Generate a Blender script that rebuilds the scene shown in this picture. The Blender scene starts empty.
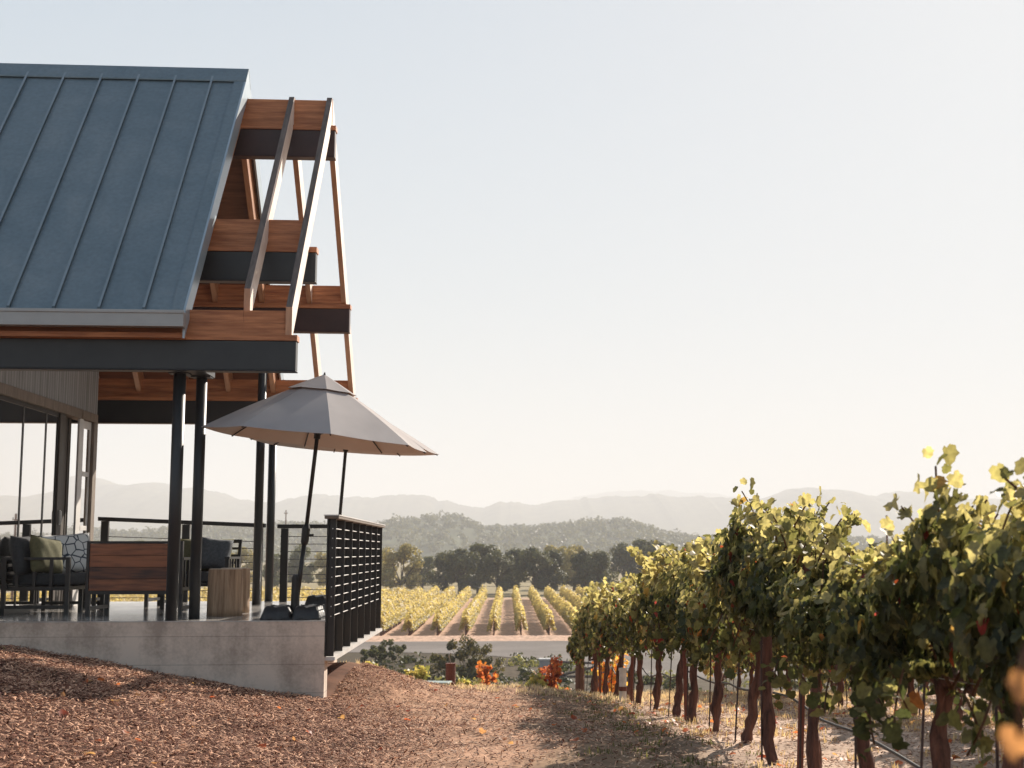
import bpy, math, random
import numpy as np
from mathutils import Vector, Matrix
R = math.radians
random.seed(7)
rng = np.random.default_rng(11)
scene = bpy.context.scene
COL = scene.collection
EYE = 0.0            # the eye level is z = 0; the patio floor lies 0.70 m below it
FLOOR = -0.685

# ------------------------------------------------------------------ materials
def new_mat(name):
    m = bpy.data.materials.new(name); m.use_nodes = True
    return m, m.node_tree, m.node_tree.nodes['Principled BSDF']

def N(nt, typ, **kw):
    n = nt.nodes.new(typ)
    for k, v in kw.items():
        if k in n.inputs.keys(): n.inputs[k].default_value = v
        else: setattr(n, k, v)
    return n

def ramp(nt, src, stops):
    r = nt.nodes.new('ShaderNodeValToRGB')
    el = r.color_ramp.elements
    el[0].position, el[0].color = stops[0][0], (*stops[0][1], 1)
    el[1].position, el[1].color = stops[-1][0], (*stops[-1][1], 1)
    for p, c in stops[1:-1]:
        e = el.new(p); e.color = (*c, 1)
    nt.links.new(src, r.inputs['Fac'])
    return r

def mat_noise(name, c1, c2, rough=.6, metal=0., scale=4., stretch=(1, 1, 1), bump=.2, detail=6., fine=None, spec=.5, bscale=None):
    m, nt, b = new_mat(name)
    tc = N(nt, 'ShaderNodeTexCoord'); mp = N(nt, 'ShaderNodeMapping')
    mp.inputs['Scale'].default_value = stretch
    nt.links.new(tc.outputs['Object'], mp.inputs['Vector'])
    no = N(nt, 'ShaderNodeTexNoise', Scale=scale, Detail=detail, Roughness=.6)
    nt.links.new(mp.outputs[0], no.inputs['Vector'])
    mid = tuple((a + c) / 2 for a, c in zip(c1, c2))
    r = ramp(nt, no.outputs['Fac'], [(.3, c1), (.5, mid), (.7, c2)])
    nt.links.new(r.outputs[0], b.inputs['Base Color'])
    b.inputs['Roughness'].default_value = rough
    b.inputs['Metallic'].default_value = metal
    b.inputs['Specular IOR Level'].default_value = spec
    if bump:
        n2 = N(nt, 'ShaderNodeTexNoise', Scale=bscale or scale * 4, Detail=5.)
        nt.links.new(mp.outputs[0], n2.inputs['Vector'])
        bp = N(nt, 'ShaderNodeBump', Strength=bump, Distance=.02)
        nt.links.new(n2.outputs['Fac'], bp.inputs['Height'])
        nt.links.new(bp.outputs[0], b.inputs['Normal'])
    return m

def mat_attr(name, rough=.8, translucent=0., bump=0., noise=.0, nscale=8., spec=.3):
    """colour comes from the per-leaf / per-chip attribute of the mesh"""
    m, nt, b = new_mat(name)
    a = N(nt, 'ShaderNodeAttribute', attribute_name='tint')
    src = a.outputs['Color']
    if noise:
        tc = N(nt, 'ShaderNodeTexCoord')
        no = N(nt, 'ShaderNodeTexNoise', Scale=nscale, Detail=4.)
        nt.links.new(tc.outputs['Object'], no.inputs['Vector'])
        mr = N(nt, 'ShaderNodeMapRange'); mr.inputs['To Min'].default_value = 1 - noise; mr.inputs['To Max'].default_value = 1 + noise
        mr.inputs['From Min'].default_value = .3; mr.inputs['From Max'].default_value = .7
        nt.links.new(no.outputs['Fac'], mr.inputs['Value'])
        vm = N(nt, 'ShaderNodeVectorMath', operation='SCALE')
        nt.links.new(src, vm.inputs[0]); nt.links.new(mr.outputs[0], vm.inputs['Scale'])
        src = vm.outputs[0]
    nt.links.new(src, b.inputs['Base Color'])
    b.inputs['Roughness'].default_value = rough
    b.inputs['Specular IOR Level'].default_value = spec
    if translucent:
        out = nt.nodes['Material Output']
        t = N(nt, 'ShaderNodeBsdfTranslucent')
        g = N(nt, 'ShaderNodeVectorMath', operation='MULTIPLY')
        g.inputs[1].default_value = (2.3, 2.15, 1.5)
        nt.links.new(src, g.inputs[0]); nt.links.new(g.outputs[0], t.inputs['Color'])
        mx = N(nt, 'ShaderNodeMixShader'); mx.inputs[0].default_value = translucent
        nt.links.new(b.outputs[0], mx.inputs[1]); nt.links.new(t.outputs[0], mx.inputs[2])
        nt.links.new(mx.outputs[0], out.inputs['Surface'])
    return m

M = {}
M['steel'] = mat_noise('dark_steel', (.014, .016, .018), (.024, .026, .028), .45, .0, 3, bump=.05)
M['steel_rust'] = mat_noise('primer_steel', (.03, .014, .013), (.05, .022, .02), .5, 0, 3, bump=.05)
M['frame'] = mat_noise('black_frame', (.012, .011, .011), (.022, .02, .019), .4, .2, 8, bump=.03)
M['wood'] = mat_noise('fir_wood', (.23, .072, .025), (.56, .23, .095), .6, 0, 2.6, (.8, 9, 9), .2)
M['wood_y'] = mat_noise('fir_rafter', (.30, .12, .05), (.50, .25, .12), .36, 0, 2.5, (9, 1.5, 1.5), .1, spec=.8)
M['wood_grey'] = mat_noise('weathered_wood', (.06, .045, .038), (.16, .12, .10), .75, 0, 3, (9, 1.5, 1.5), .3)
M['wood_sunlit'] = mat_noise('sunlit_face_wood', (.60, .48, .40), (.80, .70, .62), .5, 0, 2.5, (9, 1.5, 1.5), .1)  # paler wood for the rafters' right faces, sunlight put into the colour
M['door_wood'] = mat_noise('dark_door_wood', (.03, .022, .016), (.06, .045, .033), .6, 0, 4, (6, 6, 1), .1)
M['wood_dark'] = mat_noise('brown_ceiling_boards', (.11, .045, .02), (.22, .095, .045), .6, 0, 2, (1, 8, 8), .15)
M['jamb'] = mat_noise('oiled_jamb_wood', (.10, .075, .055), (.20, .155, .12), .6, 0, 3, (6, 6, 1), .15)
M['stump'] = mat_noise('bare_log', (.16, .09, .05), (.48, .32, .20), .75, 0, 5, (5, 5, .35), .4)
M['stump_top'] = mat_noise('log_end_grain', (.42, .32, .22), (.6, .5, .38), .7, 0, 6, bump=.1)
M['bark'] = mat_noise('vine_bark', (.028, .012, .009), (.19, .085, .06), .95, 0, 22, (1, 1, .16), 1.0, bscale=60)
M['tree_bark'] = mat_noise('tree_bark', (.05, .035, .025), (.12, .09, .07), .9, 0, 3, (1, 1, .3), .5)
M['gutter'] = mat_noise('grey_gutter', (.30, .30, .295), (.36, .36, .355), .4, .3, 2, bump=.03)
M['grey_fabric'] = mat_noise('charcoal_fabric', (.022, .024, .026), (.04, .042, .045), .95, 0, 30, bump=.3)
M['slate_fabric'] = mat_noise('slate_fabric', (.06, .066, .075), (.10, .11, .12), .95, 0, 40, bump=.4)
M['olive_fabric'] = mat_noise('olive_fabric', (.085, .08, .038), (.14, .13, .065), .9, 0, 30, bump=.3)
M['bag'] = mat_noise('black_vinyl', (.012, .012, .013), (.03, .03, .032), .5, 0, 9, bump=.4)
M['flash'] = mat_noise('rake_metal', (.26, .32, .36), (.36, .42, .46), .33, .35, 2, bump=.05)
M['seam'] = mat_noise('seam_side_shaded', (.055, .08, .095), (.09, .12, .14), .45, .35, 2, bump=.05)
M['seam_top'] = mat_noise('seam_top_lit', (.17, .21, .23), (.22, .26, .28), .4, .3, 2, bump=0)
M['pale'] = mat_noise('pale_trim', (.45, .43, .41), (.6, .58, .55), .5, 0, 3, bump=.05)
M['pipe'] = mat_noise('white_pipe', (.5, .48, .45), (.72, .7, .66), .5, 0, 9, bump=.1)
M['rust'] = mat_noise('rusty_iron', (.10, .03, .02), (.20, .065, .04), .85, 0, 9, bump=.4)
M['hose'] = mat_noise('black_hose', (.02, .02, .022), (.05, .05, .052), .5, 0, 5, bump=.05)
M['wire'] = mat_noise('galvanised_wire', (.3, .3, .3), (.45, .45, .45), .35, .9, 5, bump=0)
M['cable'] = mat_noise('steel_cable', (.45, .44, .43), (.6, .58, .56), .3, .8, 5, bump=0)
M['post_wood'] = mat_noise('old_post_wood', (.10, .055, .038), (.24, .13, .09), .85, 0, 6, (5, 5, .5), .5)
M['pillar'] = mat_noise('grey_block', (.22, .22, .23), (.34, .34, .35), .8, 0, 3, bump=.2)
M['box_green'] = mat_noise('valve_box_plastic', (.22, .28, .27), (.32, .38, .36), .5, 0, 9, bump=.1)
M['box_dark'] = mat_noise('valve_box_side', (.03, .04, .035), (.06, .07, .06), .6, 0, 9, bump=.1)
M['leaf'] = mat_attr('vine_leaf', .5, .5, spec=.3, noise=.3, nscale=45.)
M['leaf_tree'] = mat_attr('tree_leaf', .6, .25)
M['chip'] = mat_attr('bark_chip', .85, spec=.2)
M['grassm'] = mat_attr('grass_blade', .7, .3)
M['ground'] = mat_attr('earth', .95, noise=.35, nscale=3., spec=.08)
M['hill'] = mat_attr('hill_cover', .95, noise=.4, nscale=.02, spec=.05)

def mat_roof():
    m, nt, b = new_mat('standing_seam_metal')
    tc = N(nt, 'ShaderNodeTexCoord')
    n1 = N(nt, 'ShaderNodeTexNoise', Scale=1.1, Detail=6., Roughness=.65, Distortion=.6)
    n2 = N(nt, 'ShaderNodeTexNoise', Scale=22., Detail=4.)
    nt.links.new(tc.outputs['Object'], n1.inputs['Vector']); nt.links.new(tc.outputs['Object'], n2.inputs['Vector'])
    r = ramp(nt, n1.outputs['Fac'], [(.3, (.135, .185, .21)), (.52, (.18, .23, .255)), (.72, (.235, .28, .30))])
    mx = N(nt, 'ShaderNodeMix', data_type='RGBA', blend_type='MULTIPLY'); mx.inputs[0].default_value = .35
    nt.links.new(r.outputs[0], mx.inputs[6]); nt.links.new(n2.outputs['Fac'], mx.inputs[7])
    nt.links.new(mx.outputs[2], b.inputs['Base Color'])
    rr = ramp(nt, n1.outputs['Fac'], [(.3, (.38,) * 3), (.7, (.58,) * 3)])
    nt.links.new(rr.outputs[0], b.inputs['Roughness'])
    b.inputs['Metallic'].default_value = .35
    bp = N(nt, 'ShaderNodeBump', Strength=.12, Distance=.02)
    nt.links.new(n1.outputs['Fac'], bp.inputs['Height']); nt.links.new(bp.outputs[0], b.inputs['Normal'])
    return m
M['roof'] = mat_roof()

def mat_concrete(name, lo, hi, rough, lines=True, blotch=2.):
    m, nt, b = new_mat(name)
    tc = N(nt, 'ShaderNodeTexCoord')
    n1 = N(nt, 'ShaderNodeTexNoise', Scale=blotch, Detail=8., Roughness=.65)
    n2 = N(nt, 'ShaderNodeTexNoise', Scale=40., Detail=3.)
    mp = N(nt, 'ShaderNodeMapping'); mp.inputs['Scale'].default_value = (3.2, 3.2, .35)
    n3 = N(nt, 'ShaderNodeTexNoise', Scale=1.6, Detail=5.)
    nt.links.new(tc.outputs['Object'], mp.inputs['Vector']); nt.links.new(mp.outputs[0], n3.inputs['Vector'])
    for n in (n1, n2): nt.links.new(tc.outputs['Object'], n.inputs['Vector'])
    ad = N(nt, 'ShaderNodeMath', operation='MULTIPLY_ADD'); ad.inputs[1].default_value = .25
    nt.links.new(n2.outputs['Fac'], ad.inputs[0]); nt.links.new(n1.outputs['Fac'], ad.inputs[2])
    ad2 = N(nt, 'ShaderNodeMath', operation='MULTIPLY_ADD'); ad2.inputs[1].default_value = .5
    nt.links.new(n3.outputs['Fac'], ad2.inputs[0]); nt.links.new(ad.outputs[0], ad2.inputs[2])
    r = ramp(nt, ad2.outputs[0], [(.70, lo), (.98, hi)])
    src = r.outputs[0]
    if lines:   # board-form joints in the cast face
        sx = N(nt, 'ShaderNodeSeparateXYZ'); nt.links.new(tc.outputs['Object'], sx.inputs[0])
        w = N(nt, 'ShaderNodeMath', operation='PINGPONG'); w.inputs[1].default_value = .14
        nt.links.new(sx.outputs['Z'], w.inputs[0])
        gt = N(nt, 'ShaderNodeMath', operation='GREATER_THAN'); gt.inputs[1].default_value = .004
        nt.links.new(w.outputs[0], gt.inputs[0])
        mr = N(nt, 'ShaderNodeMapRange'); mr.inputs['To Min'].default_value = .72
        nt.links.new(gt.outputs[0], mr.inputs['Value'])
        vm = N(nt, 'ShaderNodeVectorMath', operation='SCALE')
        nt.links.new(src, vm.inputs[0]); nt.links.new(mr.outputs[0], vm.inputs['Scale']); src = vm.outputs[0]
    nt.links.new(src, b.inputs['Base Color'])
    b.inputs['Roughness'].default_value = rough
    bp = N(nt, 'ShaderNodeBump', Strength=.15, Distance=.01)
    nt.links.new(n2.outputs['Fac'], bp.inputs['Height']); nt.links.new(bp.outputs[0], b.inputs['Normal'])
    return m
M['concrete'] = mat_concrete('cast_concrete', (.36, .29, .235), (.62, .51, .42), .85)
M['floor'] = mat_concrete('polished_patio_concrete', (.30, .28, .26), (.50, .48, .45), .13, False)
M['road'] = mat_concrete('dusty_road', (.13, .112, .098), (.19, .165, .148), .95, False, .15)
M['road'].node_tree.nodes['Principled BSDF'].inputs['Specular IOR Level'].default_value = .1

def mat_siding():
    m, nt, b = new_mat('grey_vertical_siding')
    tc = N(nt, 'ShaderNodeTexCoord'); sx = N(nt, 'ShaderNodeSeparateXYZ'); nt.links.new(tc.outputs['Object'], sx.inputs[0])
    w = N(nt, 'ShaderNodeMath', operation='PINGPONG'); w.inputs[1].default_value = .045
    nt.links.new(sx.outputs['Y'], w.inputs[0])
    gt = N(nt, 'ShaderNodeMath', operation='GREATER_THAN'); gt.inputs[1].default_value = .006
    nt.links.new(w.outputs[0], gt.inputs[0])
    mp = N(nt, 'ShaderNodeMapping'); mp.inputs['Scale'].default_value = (6, 14, .7)
    nt.links.new(tc.outputs['Object'], mp.inputs['Vector'])
    no = N(nt, 'ShaderNodeTexNoise', Scale=1.5, Detail=5.); nt.links.new(mp.outputs[0], no.inputs['Vector'])
    r = ramp(nt, no.outputs['Fac'], [(.3, (.17, .17, .165)), (.7, (.31, .31, .305))])
    mr = N(nt, 'ShaderNodeMapRange'); mr.inputs['To Min'].default_value = .35
    nt.links.new(gt.outputs[0], mr.inputs['Value'])
    vm = N(nt, 'ShaderNodeVectorMath', operation='SCALE')
    nt.links.new(r.outputs[0], vm.inputs[0]); nt.links.new(mr.outputs[0], vm.inputs['Scale'])
    nt.links.new(vm.outputs[0], b.inputs['Base Color']); b.inputs['Roughness'].default_value = .7
    return m
M['siding'] = mat_siding()

def mat_glass():
    m, nt, b = new_mat('door_glass')
    out = nt.nodes['Material Output']
    g = N(nt, 'ShaderNodeBsdfGlossy', Roughness=.01); g.inputs['Color'].default_value = (.96, .95, .94, 1)
    t = N(nt, 'ShaderNodeBsdfTransparent'); t.inputs['Color'].default_value = (.8, .85, .83, 1)
    lw = N(nt, 'ShaderNodeFresnel'); lw.inputs['IOR'].default_value = 2.3
    ad = N(nt, 'ShaderNodeMath', operation='MULTIPLY_ADD', use_clamp=True); ad.inputs[1].default_value = 1.6; ad.inputs[2].default_value = .5
    nt.links.new(lw.outputs[0], ad.inputs[0])
    mx = N(nt, 'ShaderNodeMixShader')
    nt.links.new(ad.outputs[0], mx.inputs[0]); nt.links.new(t.outputs[0], mx.inputs[1]); nt.links.new(g.outputs[0], mx.inputs[2])
    nt.links.new(mx.outputs[0], out.inputs['Surface'])
    return m
M['glass'] = mat_glass()

def mat_planks():
    """brown boards, each with its own tone"""
    m, nt, b = new_mat('brown_back_planks')
    tc = N(nt, 'ShaderNodeTexCoord'); sx = N(nt, 'ShaderNodeSeparateXYZ'); nt.links.new(tc.outputs['Object'], sx.inputs[0])
    mu = N(nt, 'ShaderNodeMath', operation='MULTIPLY'); mu.inputs[1].default_value = 1 / .125
    fl = N(nt, 'ShaderNodeMath', operation='FLOOR'); wn = N(nt, 'ShaderNodeTexWhiteNoise', noise_dimensions='1D')
    of = N(nt, 'ShaderNodeMath', operation='ADD'); of.inputs[1].default_value = -.2755
    nt.links.new(sx.outputs['Z'], of.inputs[0]); nt.links.new(of.outputs[0], mu.inputs[0]); nt.links.new(mu.outputs[0], fl.inputs[0]); nt.links.new(fl.outputs[0], wn.inputs['W'])
    mp = N(nt, 'ShaderNodeMapping'); mp.inputs['Scale'].default_value = (1.5, 12, 12); nt.links.new(tc.outputs['Object'], mp.inputs['Vector'])
    no = N(nt, 'ShaderNodeTexNoise', Scale=2.4, Detail=6.); nt.links.new(mp.outputs[0], no.inputs['Vector'])
    ad = N(nt, 'ShaderNodeMath', operation='MULTIPLY_ADD'); ad.inputs[1].default_value = .5
    nt.links.new(wn.outputs['Value'], ad.inputs[0]); nt.links.new(no.outputs['Fac'], ad.inputs[2])
    r = ramp(nt, ad.outputs[0], [(.4, (.035, .012, .007)), (.7, (.13, .04, .016)), (1., (.27, .09, .035))])
    nt.links.new(r.outputs[0], b.inputs['Base Color']); b.inputs['Roughness'].default_value = .45
    return m
M['planks'] = mat_planks()

def mat_pattern():
    m, nt, b = new_mat('patterned_pillow')
    tc = N(nt, 'ShaderNodeTexCoord')
    v = N(nt, 'ShaderNodeTexVoronoi', feature='DISTANCE_TO_EDGE', Scale=9.)
    nt.links.new(tc.outputs['Object'], v.inputs['Vector'])
    r = ramp(nt, v.outputs['Distance'], [(.035, (.05, .06, .08)), (.06, (.62, .62, .6))])
    nt.links.new(r.outputs[0], b.inputs['Base Color']); b.inputs['Roughness'].default_value = .9
    return m
M['pattern'] = mat_pattern()

def mat_canopy():
    m, nt, b = new_mat('umbrella_canvas')
    out = nt.nodes['Material Output']
    tc = N(nt, 'ShaderNodeTexCoord')
    no = N(nt, 'ShaderNodeTexNoise', Scale=3., Detail=5.); nt.links.new(tc.outputs['Object'], no.inputs['Vector'])
    nw = N(nt, 'ShaderNodeTexNoise', Scale=160., Detail=2.); nt.links.new(tc.outputs['Object'], nw.inputs['Vector'])
    r = ramp(nt, no.outputs['Fac'], [(.3, (.40, .37, .36)), (.7, (.48, .445, .43))])
    nt.links.new(r.outputs[0], b.inputs['Base Color']); b.inputs['Roughness'].default_value = .9
    bp = N(nt, 'ShaderNodeBump', Strength=.2, Distance=.003); nt.links.new(nw.outputs['Fac'], bp.inputs['Height']); nt.links.new(bp.outputs[0], b.inputs['Normal'])
    t = N(nt, 'ShaderNodeBsdfTranslucent'); t.inputs['Color'].default_value = (.55, .38, .27, 1)
    mx = N(nt, 'ShaderNodeMixShader'); mx.inputs[0].default_value = .30
    nt.links.new(b.outputs[0], mx.inputs[1]); nt.links.new(t.outputs[0], mx.inputs[2]); nt.links.new(mx.outputs[0], out.inputs['Surface'])
    return m
M['canopy'] = mat_canopy()

# ------------------------------------------------------------------ mesh tools
def tag(o, label=None, cat=None, group=None, kind=None):
    if label: o['label'] = label
    if cat: o['category'] = cat
    if group: o['group'] = group
    if kind: o['kind'] = kind
    return o

def link(name, me, mat, parent=None, smooth=False):
    o = bpy.data.objects.new(name, me); COL.objects.link(o)
    if mat is not None:
        for mm in (mat if isinstance(mat, (list, tuple)) else [mat]): me.materials.append(mm)
    if parent is not None: o.parent = parent
    if smooth and len(me.polygons): me.polygons.foreach_set('use_smooth', [True] * len(me.polygons))
    return o

def empty(name, loc=(0, 0, 0), rz=0.):
    o = bpy.data.objects.new(name, None); COL.objects.link(o)
    o.location = loc; o.rotation_euler = (0, 0, rz); o.empty_display_size = .2
    return o

def copy_tree(o, parent=None):
    c = o.copy(); COL.objects.link(c); c.parent = parent
    for ch in list(o.children): copy_tree(ch, c)
    return c

class MB:
    def __init__(s): s.v = []; s.f = []; s.mi = []
    def raw(s, vs, fs, mi=0):
        k = len(s.v); s.v += [tuple(p) for p in vs]; s.f += [tuple(i + k for i in f) for f in fs]; s.mi += [mi] * len(fs)
        return s
    def box(s, x0, x1, y0, y1, z0, z1, mi=0):
        v = [(x, y, z) for z in (z0, z1) for y in (y0, y1) for x in (x0, x1)]
        return s.raw(v, [(0, 2, 3, 1), (4, 5, 7, 6), (0, 1, 5, 4), (2, 6, 7, 3), (0, 4, 6, 2), (1, 3, 7, 5)], mi)
    def bar(s, p, q, w, h, up=(0, 0, 1), mi=0):
        """a straight bar from p to q, w wide and h deep (along up)"""
        p, q, up = Vector(p), Vector(q), Vector(up)
        d = (q - p).normalized(); a = d.cross(up).normalized(); u = a.cross(d).normalized()
        v = []
        for c in (p, q):
            for i, j in ((-1, -1), (1, -1), (1, 1), (-1, 1)): v.append(c + a * (w / 2 * i) + u * (h / 2 * j))
        return s.raw(v, [(0, 1, 2, 3), (7, 6, 5, 4), (0, 4, 5, 1), (1, 5, 6, 2), (2, 6, 7, 3), (3, 7, 4, 0)], mi)
    def prism(s, pts, axis, a0, a1, mi=0):
        """extrude a polygon (2-D) along axis 'x' or 'y'"""
        n = len(pts); v = []
        for a in (a0, a1):
            for p in pts: v.append((a, p[0], p[1]) if axis == 'x' else ((p[0], a, p[1]) if axis == 'y' else (p[0], p[1], a)))
        f = [tuple(range(n)), tuple(range(2 * n - 1, n - 1, -1))] + [(i, i + n, (i + 1) % n + n, (i + 1) % n) for i in range(n)]
        return s.raw(v, f, mi)
    def tube(s, pts, rad, n=8, mi=0, jit=0.):
        pts = [Vector(p) for p in pts]; rad = rad if isinstance(rad, (list, tuple)) else [rad] * len(pts)
        k = len(s.v); ref = Vector((0.3, 1, 0.2)).normalized()
        for i, p in enumerate(pts):
            d = (pts[min(i + 1, len(pts) - 1)] - pts[max(i - 1, 0)]).normalized()
            a = d.cross(ref if abs(d.dot(ref)) < .95 else Vector((1, 0, 0))).normalized(); b = d.cross(a)
            for j in range(n):
                t = 2 * math.pi * j / n; rr = rad[i] * (1 + (random.random() - .5) * jit)
                s.v.append(tuple(p + (a * math.cos(t) + b * math.sin(t)) * rr))
        for i in range(len(pts) - 1):
            for j in range(n):
                s.f.append((k + i * n + j, k + i * n + (j + 1) % n, k + (i + 1) * n + (j + 1) % n, k + (i + 1) * n + j)); s.mi.append(mi)
        s.f.append(tuple(k + j for j in range(n - 1, -1, -1))); s.mi.append(mi)
        m = k + (len(pts) - 1) * n
        s.f.append(tuple(m + j for j in range(n))); s.mi.append(mi)
        return s
    def build(s, name, mat, parent=None, smooth=False, bevel=0.):
        me = bpy.data.meshes.new(name); me.from_pydata(s.v, [], s.f); me.update()
        o = link(name, me, mat, parent, smooth)
        if isinstance(mat, (list, tuple)): me.polygons.foreach_set('material_index', s.mi)
        import bmesh
        bm = bmesh.new(); bm.from_mesh(me); bmesh.ops.recalc_face_normals(bm, faces=bm.faces); bm.to_mesh(me); bm.free()
        if bevel:
            b = o.modifiers.new('bevel', 'BEVEL'); b.width = bevel; b.segments = 2; b.limit_method = 'ANGLE'
        return o

def np_mesh(name, V, F, tint=None):
    """V (n,3), F (m,k) faces all of k corners, tint (n,3) colour per vertex"""
    me = bpy.data.meshes.new(name)
    V = np.asarray(V, np.float32); F = np.asarray(F, np.int32)
    m, k = F.shape
    me.vertices.add(len(V)); me.vertices.foreach_set('co', V.ravel())
    me.loops.add(m * k); me.loops.foreach_set('vertex_index', F.ravel())
    me.polygons.add(m); me.polygons.foreach_set('loop_start', np.arange(0, m * k, k, dtype=np.int32))
    me.update(calc_edges=True)
    if tint is not None:
        a = me.attributes.new('tint', 'FLOAT_COLOR', 'POINT')
        c = np.ones((len(V), 4), np.float32); c[:, :3] = tint
        a.data.foreach_set('color', c.ravel())
    return me

def rotmats(rg, n, nrm, spread, spin=None):
    """n frames whose third axis is near nrm (n,3)"""
    z = nrm + rg.normal(0, spread, (n, 3)); z /= np.linalg.norm(z, axis=1)[:, None] + 1e-9
    h = rg.normal(0, 1, (n, 3)) if spin is None else spin
    x = np.cross(h, z); x /= np.linalg.norm(x, axis=1)[:, None] + 1e-9
    y = np.cross(z, x)
    return np.stack([x, y, z], 2)      # columns

# a five-lobed vine leaf, folded along the midrib: centre + outline fan
_o = [(0, -.42), (.20, -.60), (.50, -.46), (.48, -.18), (.64, .06), (.44, .22), (.34, .50), (.0, .70),
      (-.34, .50), (-.44, .22), (-.64, .06), (-.48, -.18), (-.50, -.46), (-.20, -.60)]
LEAF_V = np.array([(0, 0, 0)] + [(x, y, .28 * abs(x) - .25 * y * y + .05 * math.sin(7 * x + 3 * y)) for x, y in _o]) * .8
LEAF_F = np.array([(0, i, i % 14 + 1) for i in range(1, 15)])
# a plain leaf for things far off
LEAF2_V = np.array([(0, -.5, 0), (.45, -.15, .12), (.35, .35, .08), (0, .55, -.1), (-.35, .35, .08), (-.45, -.15, .12)]) * .95
LEAF2_F = np.array([(0, 1, 2), (0, 2, 3), (0, 3, 4), (0, 4, 5)])

def leaves(pos, size, frames, cols, tv=LEAF_V, tf=LEAF_F):
    n = len(pos); k = len(tv)
    V = (np.einsum('nij,kj->nki', frames, tv) * size[:, None, None] + pos[:, None, :]).reshape(-1, 3)
    F = (tf[None] + (np.arange(n) * k)[:, None, None]).reshape(-1, tf.shape[1])
    T = np.repeat(cols, k, 0)
    return V, F, T

# ------------------------------------------------------------------ terrain
def sm(a, b, x):
    t = np.clip((x - a) / (b - a), 0, 1); return t * t * (3 - 2 * t)
VALLEY = -7.25
def G(X, Y):
    X = np.asarray(X, float); Y = np.asarray(Y, float)
    w = .35 + .65 * np.clip((X + 2) / 3.5, 0, 1)
    crest = 22 + 7 * sm(-2, 1.8, X)
    left = np.minimum(.17 * np.maximum(0, -1.2 - X), .62)
    def near(Yc): return -1.5 - .07 * np.maximum(0, Yc - 12) * w + left - .02 * sm(9, 14, Yc) * 0
    t = Y - crest; d = 1.2
    tp = d * np.logaddexp(0, t / d)
    n = near(np.minimum(Y, crest + 1))
    z = VALLEY + (n - VALLEY) * np.exp(-tp / 11.)
    b = .016 * np.sin(1.7 * X + .6 * Y) + .012 * np.sin(2.9 * Y - 1.3 * X + 1) + .008 * np.sin(6.1 * X + 4.3 * Y)
    z = z + b * np.where(Y < 40, 1, 0)
    z = z + .17 * np.exp(-((X + 1.75) / .9) ** 2) * sm(15.3, 17.8, Y) * (1 - sm(19.8, 22.5, Y))
    z = z + .25 * sm(121.5, 124, Y) * (1 - sm(124.5, 127, Y)) 
    return z

def lump(X, Y, s):
    return (np.sin(X * s + 1.3 * np.sin(Y * s * .7)) + np.sin(Y * s * 1.3 + 1.7 * np.sin(X * s * .9 + 2))) / 2

def ground_colour(X, Y):
    tan = np.array((.38, .225, .145)); mulch = np.array((.09, .042, .028)); valley = np.array((.50, .33, .235))
    dark = np.array((.045, .04, .025)); field = np.array((.26, .21, .12)); litter = np.array((.52, .38, .29))
    c = np.empty(X.shape + (3,)); c[:] = tan
    def mixin(col, a):
        nonlocal c
        c = c * (1 - a[..., None]) + col * a[..., None]
    edge = -.75 + .22 * np.sin(Y * 1.1) - .11 * (np.clip(Y, 8, 24) - 10)
    mixin(mulch, (1 - sm(-.5, .5, X - edge)) * (1 - .55 * sm(17, 21, Y)))
    mixin(litter, sm(1.0, 1.6, X))
    mixin(np.array((.19, .135, .085)), .75 * sm(.1, .5, X + .2 * np.sin(2 * Y)) * (1 - sm(1.3, 1.7, X)) * (Y < 32))  # brown earth strip, darkened to deepen the vine row's shadow there
    mixin(dark, sm(45, 60, Y) * .9)
    mixin(valley, sm(118, 121, Y))
    mixin(field, sm(228, 234, Y))
    return c

xs = np.unique(np.concatenate([[-9500, -6000, -4000, -2500, -1500, -900, -500, -300, -200, -140], np.arange(-100, -14, 4.), np.arange(-14, -10, 1.), np.arange(-10, 10, .2), np.arange(10, 20, 1.), np.arange(20, 101, 4.), [140, 200, 300, 500, 900, 1500, 2500, 4000, 6000, 9500]]))
ys = np.unique(np.concatenate([[-60, -40, -20, -10, -5], np.arange(-2, 36, .2), np.arange(36, 130, 1.), np.arange(130, 330, 10.), [350, 400, 500, 700, 1000, 1500, 2500, 4000, 6000, 9300]]))
XX, YY = np.meshgrid(xs, ys)
V = np.stack([XX, YY, G(XX, YY)], -1).reshape(-1, 3)
nx, ny = len(xs), len(ys)
idx = (np.arange(ny - 1)[:, None] * nx + np.arange(nx - 1)[None]).ravel()
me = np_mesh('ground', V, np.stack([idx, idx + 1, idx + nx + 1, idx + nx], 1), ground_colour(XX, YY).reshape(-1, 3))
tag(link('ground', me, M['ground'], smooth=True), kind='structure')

# the road with its spur towards the gate
rd = MB()
near_e = [(-90, 108), (-20, 108), (-8, 107.5), (-3, 105.5), (1, 101), (4, 94), (7, 88), (11, 84), (20, 82), (90, 80)]
far_e = [(x, 120.3 if x < 95 else 120) for x, _ in near_e]
vs = [(x, y, VALLEY + .03) for x, y in near_e] + [(x, y, VALLEY + .034) for x, y in far_e]
n = len(near_e)
rd.raw(vs, [(i, i + 1, n + i + 1, n + i) for i in range(n - 1)])
tag(rd.build('road', M['road']), kind='structure')

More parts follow.
